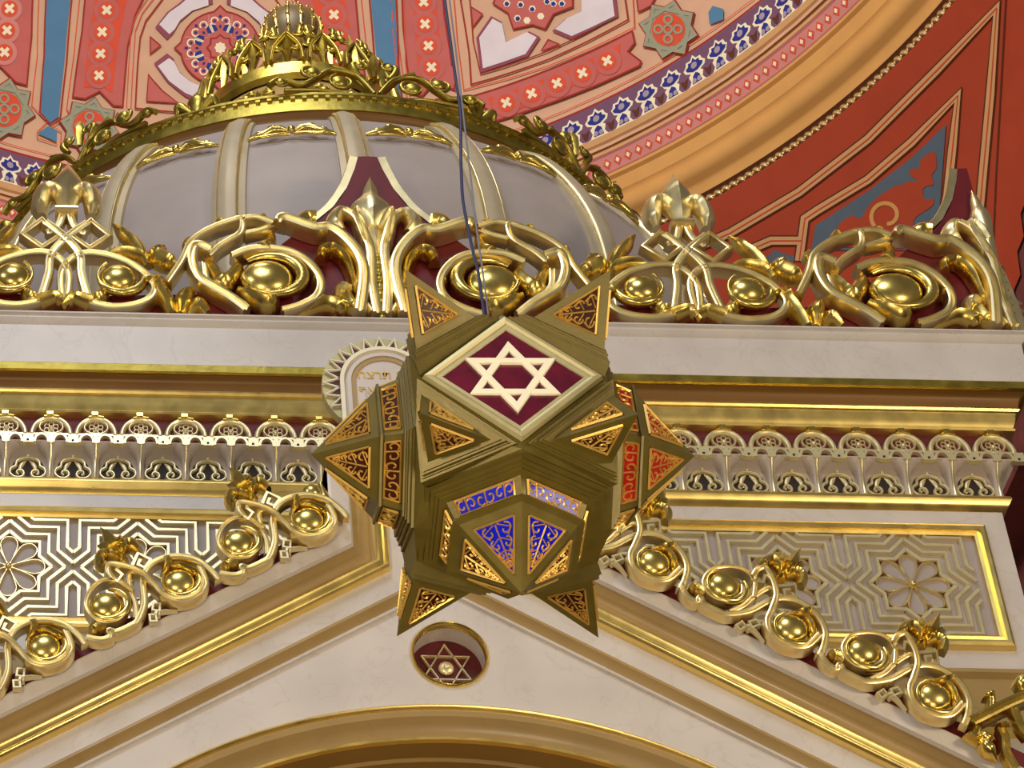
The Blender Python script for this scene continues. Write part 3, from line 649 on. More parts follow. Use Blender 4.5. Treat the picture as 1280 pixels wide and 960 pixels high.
LV = [(A3([(250, 320), (250, 262), (250, 210), (250, 132)]), [u4*x for x in (46, 100, 120, 5)], .11, .07, .8)]
for s_ in (-1, 1): LV.append(([(s_*x, z) for x, z in A3([(272, 275), (298, 232), (336, 242), (350, 290), (342, 328)])], [u4*x for x in (24, 66, 78, 74, 40)], .14, .01))
leaves('fleur_de_lis', 'gold_bright', knot0, LV)
def place(src, x, mir=False):
    o = copy_tree(src, ark); o.location = Vector((x, CY, Z0))-ark.location; o.scale = (-1 if mir else 1, 1, 1); return o
HW = 4.33
for x in (XA, XA+HW): place(scroll0, x)
for x in (XA, XA-HW): place(scroll0, x, True)
place(knot0, XA-HW/2); place(knot0, XA+HW/2); place(acro0, XA); place(acroL, XA+HW); place(acroL, XA-HW, True)
g, e = board((-1, 1)); o = g.obj('cresting_board', 'red_board', None, 0); sub(e, 'board_gold_edge', 'gold_bright', o); o.parent = ark; o.location = Vector((XA, CY, Z0))-ark.location
for s_ in (-1, 1):
    g, e = board((-s_,)); o = g.obj('cresting_board', 'red_board', None, 0); sub(e, 'board_gold_edge', 'gold_bright', o); o.parent = ark; o.location = Vector((XA+s_*HW, CY, Z0))-ark.location
    # return of the corner acroterion on the side of the ark
    g = MB(); top = HA([(335, 85), (322, 130), (292, 200), (240, 272), (165, 332), (100, 372)])
    poly = [(0, 0), (0, top[0][1])]+[(abs(x), z) for x, z in top]+[(2, .25), (2, 0)]
    n = len(poly); g.add([(0, y, z) for y, z in poly]+[(-.05*s_, y, z) for y, z in poly], [tuple(range(n)), tuple(range(2*n-1, n-1, -1))]+[(i, n+i, n+(i+1) % n, (i+1) % n) for i in range(n)])
    o = g.obj('cresting_board', 'red_board', None, 0); o.parent = ark; o.location = Vector((XA+s_*HW, CY, Z0))-ark.location
    g = MB(); zz = top[0][1]
    g.rings([[(s_*x, -.10+y, z) for x, y in ((-.05, 0), (w_, 0), (w_, .16), (-.05, .16))] for z, w_ in ((0, .055), (.25, .045), (.5, .02), (.66, -.01), (.80, -.03))])
    for k in range(5): g.leaf([(s_*.03, .04+k*.07), (s_*.105, .05+k*.07)], [.05, .008], .06, .02)
    o = g.obj('corner_leaf', 'gold_bright', None, 40); o.parent = ark; o.location = Vector((XA+s_*HW, CY-.02, Z0))-ark.location
for src in (scroll0, knot0, acro0, acroL):
    for ch in list(src.children): bpy.data.objects.remove(ch)
    bpy.data.objects.remove(src)

# ------------------------------------------------------------------ dome on the ark
DX, DY = XA, 4.0
dome = empty('ark_dome', (DX, DY, 13.7), 'grey ribbed dome with gold cap and ball finial on top of the ark', 'dome')
prof = [(3.78, 13.70), (3.78, 14.4), (3.77, 14.9), (3.75, 15.25), (3.70, 15.6), (3.58, 16.0), (3.40, 16.4), (3.20, 16.74), (3.05, 16.93), (2.97, 17.01)]
PS = [(p.x, p.y) for p in smooth(prof, 3)]
MB().revolve(PS, (DX, DY), -pi, pi, 96).obj('dome_shell', 'stucco_grey', dome, 60)
rib = MB(); rs = []
for R, z in PS:
    hw = .105+.03*(R-2.9); rs.append([(-hw, -(R-.03), z), (-hw, -(R+.03), z), (-hw*.62, -(R+.045), z), (-hw*.5, -(R+.085), z), (-hw*.12, -(R+.10), z), (hw*.12, -(R+.10), z), (hw*.5, -(R+.085), z), (hw*.62, -(R+.045), z), (hw, -(R+.03), z), (hw, -(R-.03), z)])
rib.rings(rs); rb = rib.obj('dome_rib', 'rib_stone', None, 50)
st = MB()
for sx in (-1, 1): st.rings([[(sx*.072+u, -(R+.062+v), z) for u, v in ((-.01, -.02), (-.008, .012), (0, .018), (.008, .012), (.01, -.02))] for R, z in PS])
sub(st, 'gilt_line', 'gold_bright', rb, 60)
for i in range(24):
    o = copy_tree(rb, dome); o.location = (0, 0, -13.7); o.rotation_euler = (0, 0, rad(15*i))
for ch in list(rb.children): bpy.data.objects.remove(ch)
bpy.data.objects.remove(rb)
# garlands under the cap between ribs
g = MB()
for s_ in (-1, 1):
    g.tube([(s_*x, y, z) for x, y, z in ((.02, -.06, .0), (.08, -.08, .03), (.15, -.08, .02), (.20, -.07, -.03), (.28, -.05, -.05), (.34, -.03, -.045))], [.02, .03, .035, .03, .026, .012], 7)
    g.ball((s_*.14, -.08, .04), .045, 8, 6, (1.2, .8, .7)); g.ball((s_*.24, -.06, -.01), .035, 8, 6, (1.3, .8, .6))
    g.tube([(s_*x, y, z) for x, y, z in ((.02, -.05, -.02), (.12, -.06, -.055), (.24, -.05, -.06))], .016, 6)
g.ball((0, -.08, .0), .045, 8, 6, (.8, .8, 1.1))
gl = g.obj('gilt_garland', 'gold', None, 60)
for i in range(24):
    o = copy_tree(gl, dome); a = rad(15*i+7.5); R = 3.40; o.location = (R*sin(a), -R*cos(a), 16.38-13.7); o.rotation_euler = (rad(-38), 0, 0); o.rotation_euler = (Matrix.Rotation(a, 3, 'Z') @ Matrix.Rotation(rad(-30), 3, 'X')).to_euler()
bpy.data.objects.remove(gl)
MB().revolve([(3.0, 16.97), (2.94, 17.0), (2.90, 17.04), (2.89, 17.09), (2.91, 17.13), (2.94, 17.155)], (DX, DY), -pi, pi, 96).obj('cap_cove', 'gilt_brown', dome, 60)
MB().revolve([(2.93, 17.15), (2.95, 17.155), (2.96, 17.28), (2.97, 17.285), (2.99, 17.29), (2.99, 17.315), (2.95, 17.32), (2.4, 17.34)], (DX, DY), -pi, pi, 96).obj('cap_ring', 'gold_old', dome, 30)
dt = MB().box(-.018, .018, -.02, .02, -.014, .010).obj('dentil', 'gold_old', None, 0)
for i in range(200):
    o = dt.copy(); COL.objects.link(o); o.parent = dome; a = 2*pi*i/200; o.location = (2.965*sin(a), -2.965*cos(a), 17.275-13.7); o.rotation_euler = (0, 0, a)
bpy.data.objects.remove(dt)
MB().revolve([(2.5, 17.30), (2.2, 17.6), (1.75, 18.2), (1.35, 18.9), (1.0, 19.5), (.85, 19.75)], (DX, DY), -pi, pi, 64).obj('cap_cone', 'marble_tan', dome, 60)
MB().revolve([(.95, 19.62), (1.0, 19.66), (1.0, 19.80), (.9, 19.84), (.62, 19.95), (.55, 20.3), (.42, 20.55), (.30, 20.72), (.26, 20.80), (.30, 20.84), (.20, 20.90)], (DX, DY), -pi, pi, 48).obj('finial_neck', 'gold_old', dome, 40)
# cresting on the cap rim
def cl(name, mb, R, z, angs, m_='gold_old', tilt=0):
    src = mb.obj(name, m_, None, 60)
    for a in angs:
        o = copy_tree(src, dome); a = rad(a); o.location = (R*sin(a), -R*cos(a), z-13.7); o.rotation_euler = (Matrix.Rotation(a, 3, 'Z') @ Matrix.Rotation(rad(tilt), 3, 'X')).to_euler()
    bpy.data.objects.remove(src)
g = MB()
for s_ in (-1, 1):
    g.band([(s_*x, z) for x, z in ((.75, .02), (.40, .06), (.12, .02), (-.05, .10), (-.22, .30), (-.34, .36))], .035, .05, .0, False, 'round')
    g.band([(s_*x, z) for x, z in ((.02, .05), (.16, .24), (.36, .28), (.50, .16), (.62, .08), (.78, .12), (.88, .04))], .045, .06, .02, False, 'round')
    g.bulb(s_*.30, .15, .10, .08, .02, 1, s_); g.bulb(s_*.52, .22, .09, .08, .02, 1, -s_)
    g.leaf([(s_*.12, .26), (s_*.18, .36), (s_*.10, .42)], [.04, .07, .02], .06, .02); g.bulb(s_*.12, .38, .06, .06, .02, 1, s_); g.bulb(s_*.78, .09, .06, .06, .02, 1, s_)
g.leaf([(0, .26), (0, .42), (0, .56)], [.05, .09, .01], .06, .02, ridge=.6)
cl('rim_cresting', g, 2.90, 17.30, (6, 45, 90, 135, 180, 225, 270, 315))
g = MB(); g.leaf([(0, 0), (0, .12), (0, .26)], [.10, .16, .01], .07, .0)
for s_ in (-1, 1): g.leaf([(s_*.04, .0), (s_*.14, .10), (s_*.17, .03)], [.05, .10, .04], .08, .0)
cl('rim_leaf', g, 2.94, 17.30, [22.5+45*i for i in range(8)])
g = MB(); g.leaf([(0, 0), (0, .30), (0, .62)], [.05, .12, .01], .07, .0, ridge=.6)
for s_ in (-1, 1): g.band([(s_*.15, .0), (s_*.12, .22), (s_*.01, .42)], .035, .06, .02, False, 'round'); g.bulb(s_*.12, .44, .06, .06, .0, 1, s_); g.bulb(s_*.09, .22, .045, .06, .0, 1, s_); g.leaf([(s_*.10, .44), (s_*.13, .56), (s_*.09, .62)], [.03, .06, .01], .04, 0)
cl('crown_leaf', g, .96, 19.80, [20*i+10 for i in range(18)], 'gold_old', -8)
g = MB(); g.leaf([(0, 0), (0, .25), (0, .48)], [.05, .11, .01], .06, .0, ridge=.6)
for s_ in (-1, 1): g.bulb(s_*.08, .22, .05, .06, .0, 1, s_); g.leaf([(s_*.06, .2), (s_*.10, .34), (s_*.07, .40)], [.03, .06, .01], .04, 0)
cl('crown_leaf', g, .58, 20.25, [30*i for i in range(12)], 'gold_old', -6)
g = MB(); g.leaf([(0, 0), (0, .2), (0, .42)], [.06, .13, .01], .07, .0, ridge=.6); g.bulb(.11, .16, .07, .07, 0, 1, 1); g.bulb(-.11, .16, .07, .07, 0, 1, -1); g.bulb(.08, .32, .05, .06, 0, 1, 1); g.bulb(-.08, .32, .05, .06, 0, 1, -1)
cl('cone_leaf', g, 1.30, 19.0, [22.5*i for i in range(16)], 'gold_old', -30)
zb = 21.22
MB().ball((DX, DY, zb), .30, 32, 16, (1, 1, 1.08)).obj('finial_ball', 'olive', dome, 60)
g = MB(); g.tube([(.302*cos(a)*1.0, 0, .327*sin(a)) for a in [rad(-80+160*i/16) for i in range(17)]], .018, 6)
for k in range(7): a = rad(-66+22*k); g.ball((.315*cos(a), 0, .34*sin(a)), .022, 6, 5)
src = g.obj('ball_rib', 'gold', None, 60)
for i in range(14):
    o = src.copy(); COL.objects.link(o); o.parent = dome; o.location = (0, 0, zb-13.7); o.rotation_euler = (0, 0, 2*pi*i/14)
bpy.data.objects.remove(src)

# ------------------------------------------------------------------ pediment in front of the ark
ped = empty('pediment', (XA, -1.7, 0), 'cream marble gable with gold mouldings and a star roundel under the lantern', 'pediment')
SL = .611; CS = 1/math.sqrt(1+SL*SL); APX = 11.108; XE = 3.9; PV = .628
def path(o, ztop=11.32):
    xv = PV-1.33*o; zr = lambda dx: APX-SL*dx-o/CS
    L_ = [(-XE, zr(XE)), (-xv, zr(xv)), (-xv, ztop-o*0)]
    return L_+[(-x, z) for x, z in reversed(L_)]
def rake(prof): 
    rs = []
    cols = [path(o) for o, y in prof]
    return MB().rings([[(XA+cols[j][i][0], prof[j][1], cols[j][i][1]) for j in range(len(prof))] for i in range(6)], closed_ring=False, cap=False)
rake([(0, -1.2), (0, -1.83), (.012, -1.835), (.088, -1.815), (.098, -1.79)]).obj('raking_fascia', 'marble', ped, 25)
rake([(.098, -1.79), (.105, -1.765), (.12, -1.75), (.128, -1.735), (.15, -1.705), (.178, -1.69), (.19, -1.688)]).obj('raking_cove', 'marble_tan', ped, 40)
rake([(.182, -1.68), (.186, -1.71), (.200, -1.728), (.216, -1.722), (.226, -1.706), (.232, -1.700), (.240, -1.708), (.252, -1.704), (.262, -1.68), (.264, -1.64)]).obj('raking_gold_bead', 'gold_bead', ped, 50)
XI = 0
def in_path(o): # straight inner gable lines
    return [(-XE, APX-SL*XE-o/CS), (0, APX-o/CS), (XE, APX-SL*XE-o/CS)]
def inner(prof, m_, name, sm=30):
    cols = [in_path(o) for o, y in prof]
    return MB().rings([[(XA+cols[j][i][0], prof[j][1], cols[j][i][1]) for j in range(len(prof))] for i in range(3)], closed_ring=False, cap=False).obj(name, m_, ped, sm)
inner([(.40, -1.642), (.42, -1.648), (.43, -1.635), (.445, -1.62), (.462, -1.605)], 'marble_tan', 'inner_moulding')
inner([(.462, -1.605), (.470, -1.615), (.482, -1.612), (.487, -1.59)], 'marble', 'inner_bead')
def filled(name, outer, holes, y0, y1, m_, parent):
    bm = bmesh.new(); es = []
    for lp in [outer]+holes:
        vs = [bm.verts.new((x, y0, z)) for x, z in lp]; es += [bm.edges.new((vs[i], vs[(i+1) % len(vs)])) for i in range(len(vs))]
    bmesh.ops.triangle_fill(bm, use_beauty=True, use_dissolve=False, edges=es)
    r = bmesh.ops.extrude_face_region(bm, geom=bm.faces[:]); bmesh.ops.translate(bm, verts=[v for v in r['geom'] if isinstance(v, bmesh.types.BMVert)], vec=(0, y1-y0, 0))
    bmesh.ops.recalc_face_normals(bm, faces=bm.faces)
    me = bpy.data.meshes.new(name); bm.to_mesh(me); bm.free(); me.materials.append(MAT[m_]); me.shade_smooth(); me.set_sharp_from_angle(angle=rad(30))
    o = bpy.data.objects.new(name, me); COL.objects.link(o); par(o, parent); return o
ARZ, ARR = 6.86, 2.89
arch = lambda R, n=40, a0=.0: [(XA+R*cos(pi-a0-(pi-2*a0)*i/n), ARZ+R*sin(pi-a0-(pi-2*a0)*i/n)) for i in range(n+1)]
gp = in_path(.485); OC = (2.15, 10.10); OR = .205
outer = [(XA-XE, 0), (XA-XE, gp[0][1]), (XA, gp[1][1]), (XA+XE, gp[2][1]), (XA+XE, 0), (XA+ARR, 0)]+arch(ARR)[::-1]+[(XA-ARR, 0)]
filled('tympanum', outer, [[(OC[0]+OR*cos(2*pi*i/40), OC[1]+OR*sin(2*pi*i/40)) for i in range(40)]], -1.59, -1.0, 'marble', ped)
wp = path(.25); gq = in_path(.40)
filled('gable_band', [(XA+x, z) for x, z in wp]+[(XA+x, z) for x, z in reversed(gq)], [], -1.642, -1.2, 'marble', ped)
MB().box(XA-PV+.01, XA+PV-.01, -1.64, -.15, 10.9, 11.318).obj('apex_block', 'marble', ped, 0)
MB().box(XA-PV, XA+PV, -1.83, -1.60, 11.27, 11.32).obj('apex_cap', 'marble', ped, 0)
MB().add([(XA+x, y, z) for x, z in path(0) for y in (-1.83, -.14)], [(2*i, 2*i+1, 2*i+3, 2*i+2) for i in range(5)]).obj('gable_roof', 'marble', ped, 0)
ring = lambda R, r, y: MB().add([], [])
g = MB(); g.rings([[(OC[0]+(OR+o_)*cos(2*pi*i/48), y_, OC[1]+(OR+o_)*sin(2*pi*i/48)) for o_, y_ in ((-.004, -1.56), (-.004, -1.605), (.004, -1.612), (.012, -1.605), (.014, -1.585))] for i in range(48)], closed_ring=False, cap=False, closed_path=True)
ocr = g.obj('roundel_rim', 'gold', ped, 50)
g = MB().prism([(OC[0]+(OR+.02)*cos(2*pi*i/40), OC[1]+(OR+.02)*sin(2*pi*i/40)) for i in range(40)], -1.43, -1.40); g.obj('roundel_ground', 'dark_red', ped, 0)
g = MB()
for s_ in (0, 1):
    g.band([(OC[0]+.155*cos(pi/2+s_*pi+k*2*pi/3), OC[1]+.01+.155*sin(pi/2+s_*pi+k*2*pi/3)) for k in range(3)], .016, .02, 1.43, True, 'flat', (1, 1), 0)
g.ball((OC[0], -1.44, OC[1]+.01), .045, 12, 8, (1, .5, 1)); g.ball((OC[0], -1.46, OC[1]+.01), .018, 8, 6)
g.obj('roundel_star', 'gold_pale', ped, 30)
def archpart(name, prof, m_):
    rs = []
    for i in range(61):
        a = pi*i/60; rs.append([(XA+R*cos(a), y, ARZ+R*sin(a)) for R, y in prof])
    return MB().rings(rs, closed_ring=False, cap=False).obj(name, m_, ped, 40)
archpart('arch_gold_line', [(ARR+.02, -1.585), (ARR+.018, -1.60), (ARR+.006, -1.61), (ARR-.008, -1.60), (ARR-.012, -1.585)], 'gold_bead')
archpart('arch_moulding', [(ARR-.01, -1.59), (ARR-.03, -1.605), (ARR-.06, -1.60), (ARR-.085, -1.57), (ARR-.12, -1.53), (ARR-.15, -1.52)], 'marble_tan')
archpart('arch_inner_gold_line', [(ARR-.145, -1.52), (ARR-.15, -1.535), (ARR-.165, -1.53), (ARR-.17, -1.50)], 'gold_bead')
archpart('arch_soffit', [(ARR-.168, -1.505), (ARR-.17, -1.35), (ARR-.19, -1.34), (ARR-.2, -1.0)], 'niche_brown')
MB().box(XA-ARR, XA+ARR, -1.02, -1.0, 0, ARZ+ARR).obj('niche_wall', 'niche_brown', ped, 0)
# rake ornaments
KR = (820, 640, .1875); YR = -1.86
ANG = math.atan(SL)
def slope_local(pts, k=KR):
    out = []
    o = Vector((4.0, APX-SL*(4.0-XA)))         # origin on the right rake under the unit
    e1 = Vector((CS, -SL*CS)); e2 = Vector((SL*CS, CS))
    for x, y in crop(k, pts):
        q = onY(x, y, YR); v = Vector((q.x, q.z))-o; out.append((v.dot(e1), v.dot(e2)))
    return out
Rk = slope_local; ur = .1875*.0049
g = MB()
g.band(Rk([(130, 510), (175, 590), (235, 625), (265, 600), (285, 640), (380, 690), (450, 710), (590, 690), (730, 620), (850, 608), (960, 650), (1050, 730), (1095, 830), (1080, 930), (1055, 985)]), ur*46, .075, .02)
g.band(Rk([(612, 470), (640, 430), (690, 420), (740, 500), (762, 600), (735, 690), (705, 770), (735, 860), (840, 930), (960, 940), (1050, 860)]), ur*44, .09, .03)
g.band(Rk([(460, 690), (550, 650), (620, 590), (700, 540), (740, 530)]), ur*36, .065, .02)
g.band(Rk([(620, 600), (625, 500), (560, 425), (460, 398), (350, 415), (290, 480), (300, 550), (370, 610), (470, 620), (540, 580), (545, 520)]), ur*34, .08, .02)
g.band(Rk([(625, 440), (615, 500), (680, 505), (690, 455)]), ur*24, .06, .04, False, 'flat', (1, 1), 0)
g.band(Rk([(770, 525), (895, 515), (905, 595), (825, 592), (818, 548), (865, 545)]), ur*26, .06, .03, False, 'flat', (1, 1), 0)
rk0 = g.obj('rake_scroll', 'gold_bright', None, 40)
p1 = Rk([(430, 510)])[0]; p2 = Rk([(880, 795)])[0]
bulbs(rk0, [(*p1, ur*135, .09, .03, .9, -1, .95, 1.2), (*p2, ur*135, .09, .03, .9, -1, .95, 1.25)])
RL = lambda P, wd, dep, out, k=.25: (Rk(P), [ur*x for x in wd], dep, out, k)
leaves('curled_leaf', 'gold', rk0, [RL([(860, 690), (960, 690), (1000, 660)], (30, 70, 40), .08, .04), RL([(940, 690), (1000, 760), (1010, 850), (1010, 890)], (40, 60, 56, 20), .08, .03), RL([(300, 560), (240, 520), (200, 530)], (60, 90, 40), .08, .03)])
leaves('fleuron_leaf', 'gold', rk0, [RL([(790, 480), (830, 420), (880, 350), (938, 250)], (40, 60, 90, 6), .08, .05, .7), RL([(800, 450), (790, 380), (740, 345), (690, 370), (720, 410)], (20, 70, 90, 80, 40), .10, .03), RL([(830, 450), (890, 420), (940, 450), (930, 510)], (20, 90, 90, 60), .10, .03),
    RL([(800, 420), (815, 350), (800, 290)], (20, 56, 6), .08, .05, .7), RL([(850, 410), (910, 390), (965, 365)], (20, 56, 6), .08, .05, .7), RL([(765, 490), (795, 460), (830, 480)], (40, 70, 30), .09, .03)])
g = MB()
g.band(Rk([(508, 765), (548, 742), (572, 772), (535, 796)]), ur*18, .045, .02, True, 'flat', (1, 1), 0); g.band(Rk([(592, 742), (640, 728), (665, 762), (615, 780)]), ur*18, .045, .02, True, 'flat', (1, 1), 0); g.band(Rk([(565, 772), (605, 765)]), ur*18, .045, .02, False, 'flat', (1, 1), 2); g.band(Rk([(585, 790), (625, 785), (700, 865)]), ur*18, .04, .02, False, 'round', (1, .3), 3)
sub(g, 'key_hook', 'gold_pale', rk0)
PER = .715
for i in range(3):      # right slope
    dx = 1.19+i*.70
    o = copy_tree(rk0, ped); o.location = Vector((XA+dx, YR+.03, APX-SL*dx))-ped.location; o.rotation_euler = (0, ANG, 0)
for i in range(5):      # left slope: same hand, turned with the slope
    dx = -.612-i*.735
    o = copy_tree(rk0, ped); o.location = Vector((XA+dx-.0, YR+.03, APX+SL*dx))-ped.location; o.rotation_euler = (0, -ANG, 0)
for ch in list(rk0.children): bpy.data.objects.remove(ch)
bpy.data.objects.remove(rk0)
for s_ in (-1, 1):
    g = MB().add([], []); L_ = [(s_*PV, APX-SL*PV), (s_*XE, APX-SL*XE), (s_*XE, APX-SL*XE+.13), (s_*PV, APX-SL*PV+.13)]
    g.prism([(XA+x, z) for x, z in L_], -1.80, -1.76); g.obj('rake_red_board', 'red_board', ped, 0)
    g = MB(); g.leaf([(XA+s_*(PV+.03), 10.80), (XA+s_*(PV+.02), 10.95), (XA+s_*(PV+.04), 11.12)], [.05, .09, .03], .06, 1.80); g.ball((XA+s_*(PV+.10), -1.86, 11.0), .06, 10, 8); g.obj('end_leaf', 'gold', ped, 60)
# gilded corner spray at the right end of the gable
KC = (1120, 780, .1875)
def Cn(pts): return loc2(KC, pts, -1.9, 0, 0)
g = MB(); g.band(Cn([(500, 660), (600, 610), (720, 550), (860, 490), (960, 450)]), ur*80, .09, 1.84); g.band(Cn([(700, 690), (730, 760), (740, 850), (800, 960)]), ur*60, .07, 1.84); g.band(Cn([(780, 570), (820, 680), (880, 760)]), ur*60, .07, 1.86)
for P, wd in (([(640, 560), (640, 500), (620, 470)], (40, 60, 90)), ([(850, 440), (830, 400), (850, 370)], (50, 80, 90)), ([(540, 640), (545, 700), (500, 770)], (30, 60, 100)), ([(550, 720), (600, 760), (640, 770)], (50, 80, 60)), ([(570, 770), (620, 830), (690, 890)], (60, 90, 10)), ([(700, 690), (740, 640)], (60, 20))): g.leaf(Cn(P), [ur*x for x in wd], .09, 1.85)
g.obj('corner_spray', 'gold', ped, 50)

# ------------------------------------------------------------------ tablets of the law
tab = empty('law_tablets', (XA, -1.85, 11.3), 'twin round-topped stone tablets with rayed gold border on the gable', 'tablets')
TY = -1.84
for s_ in (-1, 1):
    tx = XA+s_*.255; tz = 11.86; r = .255; zb_ = 11.325
    shape = lambda q, n=24: [(tx-q, zb_)]+[(tx+q*cos(pi-pi*i/n), tz+q*sin(pi-pi*i/n)) for i in range(n+1)]+[(tx+q, zb_)]
    MB().prism(shape(r), TY, TY+.10).obj('tablet', 'marble', tab, 30)
    def frame(q0, q1, y0, y1, m_, name):
        a = shape(q0); b = shape(q1); n = len(a)
        return MB().add([(x, y0, z) for x, z in a]+[(x, y0, z) for x, z in b]+[(x, y1, z) for x, z in a]+[(x, y1, z) for x, z in b],
            [(i, i+1, n+i+1, n+i) for i in range(n-1)]+[(i, i+1, 2*n+i+1, 2*n+i) for i in range(n-1)]+[(n+i, n+i+1, 3*n+i+1, 3*n+i) for i in range(n-1)]).obj(name, m_, tab, 30)
    frame(r+.012, r-.012, TY-.025, TY, 'star_ivory', 'tablet_border'); frame(r-.03, r-.055, TY-.016, TY, 'marble', 'tablet_rim'); frame(r-.055, r-.085, TY-.008, TY, 'marble_tan', 'tablet_inner_rim')
    aa = [rad(92+14.5*k) if s_ < 0 else rad(88-14.5*k) for k in range(-2, 9)]
    # halo plate behind
    hp = [(tx+(r+.115)*cos(a), tz+(r+.115)*sin(a)) for a in [rad((60 if s_ < 0 else -40)+160*i/20) for i in range(21)]]
    MB().prism([(tx, zb_+.1)]+(hp if s_ < 0 else hp)+[], TY+.03, TY+.09).obj('halo_plate', 'bronze_light', tab, 0)
    for a in aa:
        ca, sa = cos(a), sin(a); ta, tb = -sa, ca
        P = lambda rr, tt: (tx+ca*rr+ta*tt, tz+sa*rr+tb*tt)
        o1 = MB(); o1.band([P(r+.008, -.036), P(r+.112, 0), P(r+.008, .036)], .013, .012, -TY-.02, False, 'flat', (1, 1), 0); ry = o1.obj('ray', 'star_ivory', tab, 0)
        o2 = MB().prism([P(r+.01, -.026), P(r+.085, 0), P(r+.01, .026)], TY+.018, TY+.025).obj('ray_ground', 'dark_red', None, 0); o2.parent = ry
    for k, txt in enumerate(('חצרת אל', 'ףאנת אל', 'בנגת אל', 'הנעת אל') if s_ < 0 else ('יכנא', 'היהי אל', 'אשת אל', 'רוכז')):
        cu = bpy.data.curves.new('inscription', 'FONT'); cu.body = txt; cu.size = .085; cu.align_x = 'CENTER'; cu.extrude = .002
        to = bpy.data.objects.new('inscription_tmp', cu); COL.objects.link(to); bpy.context.view_layer.update()
        me = bpy.data.meshes.new_from_object(to.evaluated_get(bpy.context.evaluated_depsgraph_get())); bpy.data.objects.remove(to)
        me.materials.clear(); me.materials.append(MAT['filigree_gold']); o = bpy.data.objects.new('inscription', me); COL.objects.link(o); o.parent = tab
        o.location = Vector((tx, TY-.004, tz+.03-k*.12))-tab.location; o.rotation_euler = (pi/2, 0, 0)

# ------------------------------------------------------------------ star lantern
LZ = 9.0
LO = CAM+ray(628.1, 569.06)*LZ
lan = empty('star_lantern', LO, 'large bronze star shaped lantern with glass points and a star of David', 'lantern')
yaw, tilt, roll = -.03, -.123, .005
RM = Matrix.Rotation(yaw, 3, 'Z') @ Matrix.Rotation(tilt, 3, 'X') @ Matrix.Rotation(roll, 3, 'Y')
lan.rotation_euler = RM.to_euler()
aL = .312
def lobj(mb, name, m_, parent=None, sm=25): o = mb.obj(name, m_, None, sm); o.parent = parent or lan; return o
import itertools
V = [Vector(v) for v in set(itertools.permutations((aL, aL, 0)))|set(itertools.permutations((aL, -aL, 0)))|set(itertools.permutations((-aL, -aL, 0)))]
def sqf(ax, sg):
    n = Vector((0, 0, 0)); n[ax] = sg; vs = [v for v in V if abs(v[ax]-sg*aL) < 1e-6]
    u = vs[0]-n*aL; u.normalize(); w_ = n.cross(u)
    return n, sorted(vs, key=lambda v: math.atan2((v-n*aL).dot(w_), (v-n*aL).dot(u)))
def trf(sx, sy, sz):
    n = Vector((sx, sy, sz)).normalized(); vs = [Vector((sx*aL, sy*aL, 0)), Vector((sx*aL, 0, sz*aL)), Vector((0, sy*aL, sz*aL))]
    return n, vs
HE = .343; HP = .32; FY = .345
def hexa(ax, sg):
    n = Vector((0, 0, 0)); n[ax] = sg; vs = []
    for k in range(6):
        u, v = HE*cos(k*pi/3+pi/2), HE*sin(k*pi/3+pi/2)        # first corner along v
        vs.append(Vector((u, v, sg*HP)) if ax == 2 else Vector((sg*HP, u, v)))
    return n, vs
hull = [v for ax in (0, 2) for sg in (-1, 1) for v in hexa(ax, sg)[1]]+[Vector(v) for sg in (-1, 1) for v in ((.30, sg*FY, 0), (-.30, sg*FY, 0), (0, sg*FY, .30), (0, sg*FY, -.30))]
bm = bmesh.new()
for v in hull: bm.verts.new(v)
bmesh.ops.convex_hull(bm, input=bm.verts[:]); bm.verts.ensure_lookup_table(); bm.verts.index_update()
core = MB(); core.add([v.co.copy() for v in bm.verts], [tuple(v.index for v in f.verts) for f in bm.faces]); bm.free()
lobj(core, 'body', 'bronze', None, 0)
def stack(n, vs, steps, base=0):
    """stepped plates: list of (scale, height)"""
    g = MB(); c_ = sum(vs, Vector())/len(vs); h = base; rs = []
    for s_, hh in steps:
        rs.append([c_+(v-c_)*s_+n*h for v in vs]); h = hh; rs.append([c_+(v-c_)*s_+n*h for v in vs])
    g.rings(rs); return g, c_, h
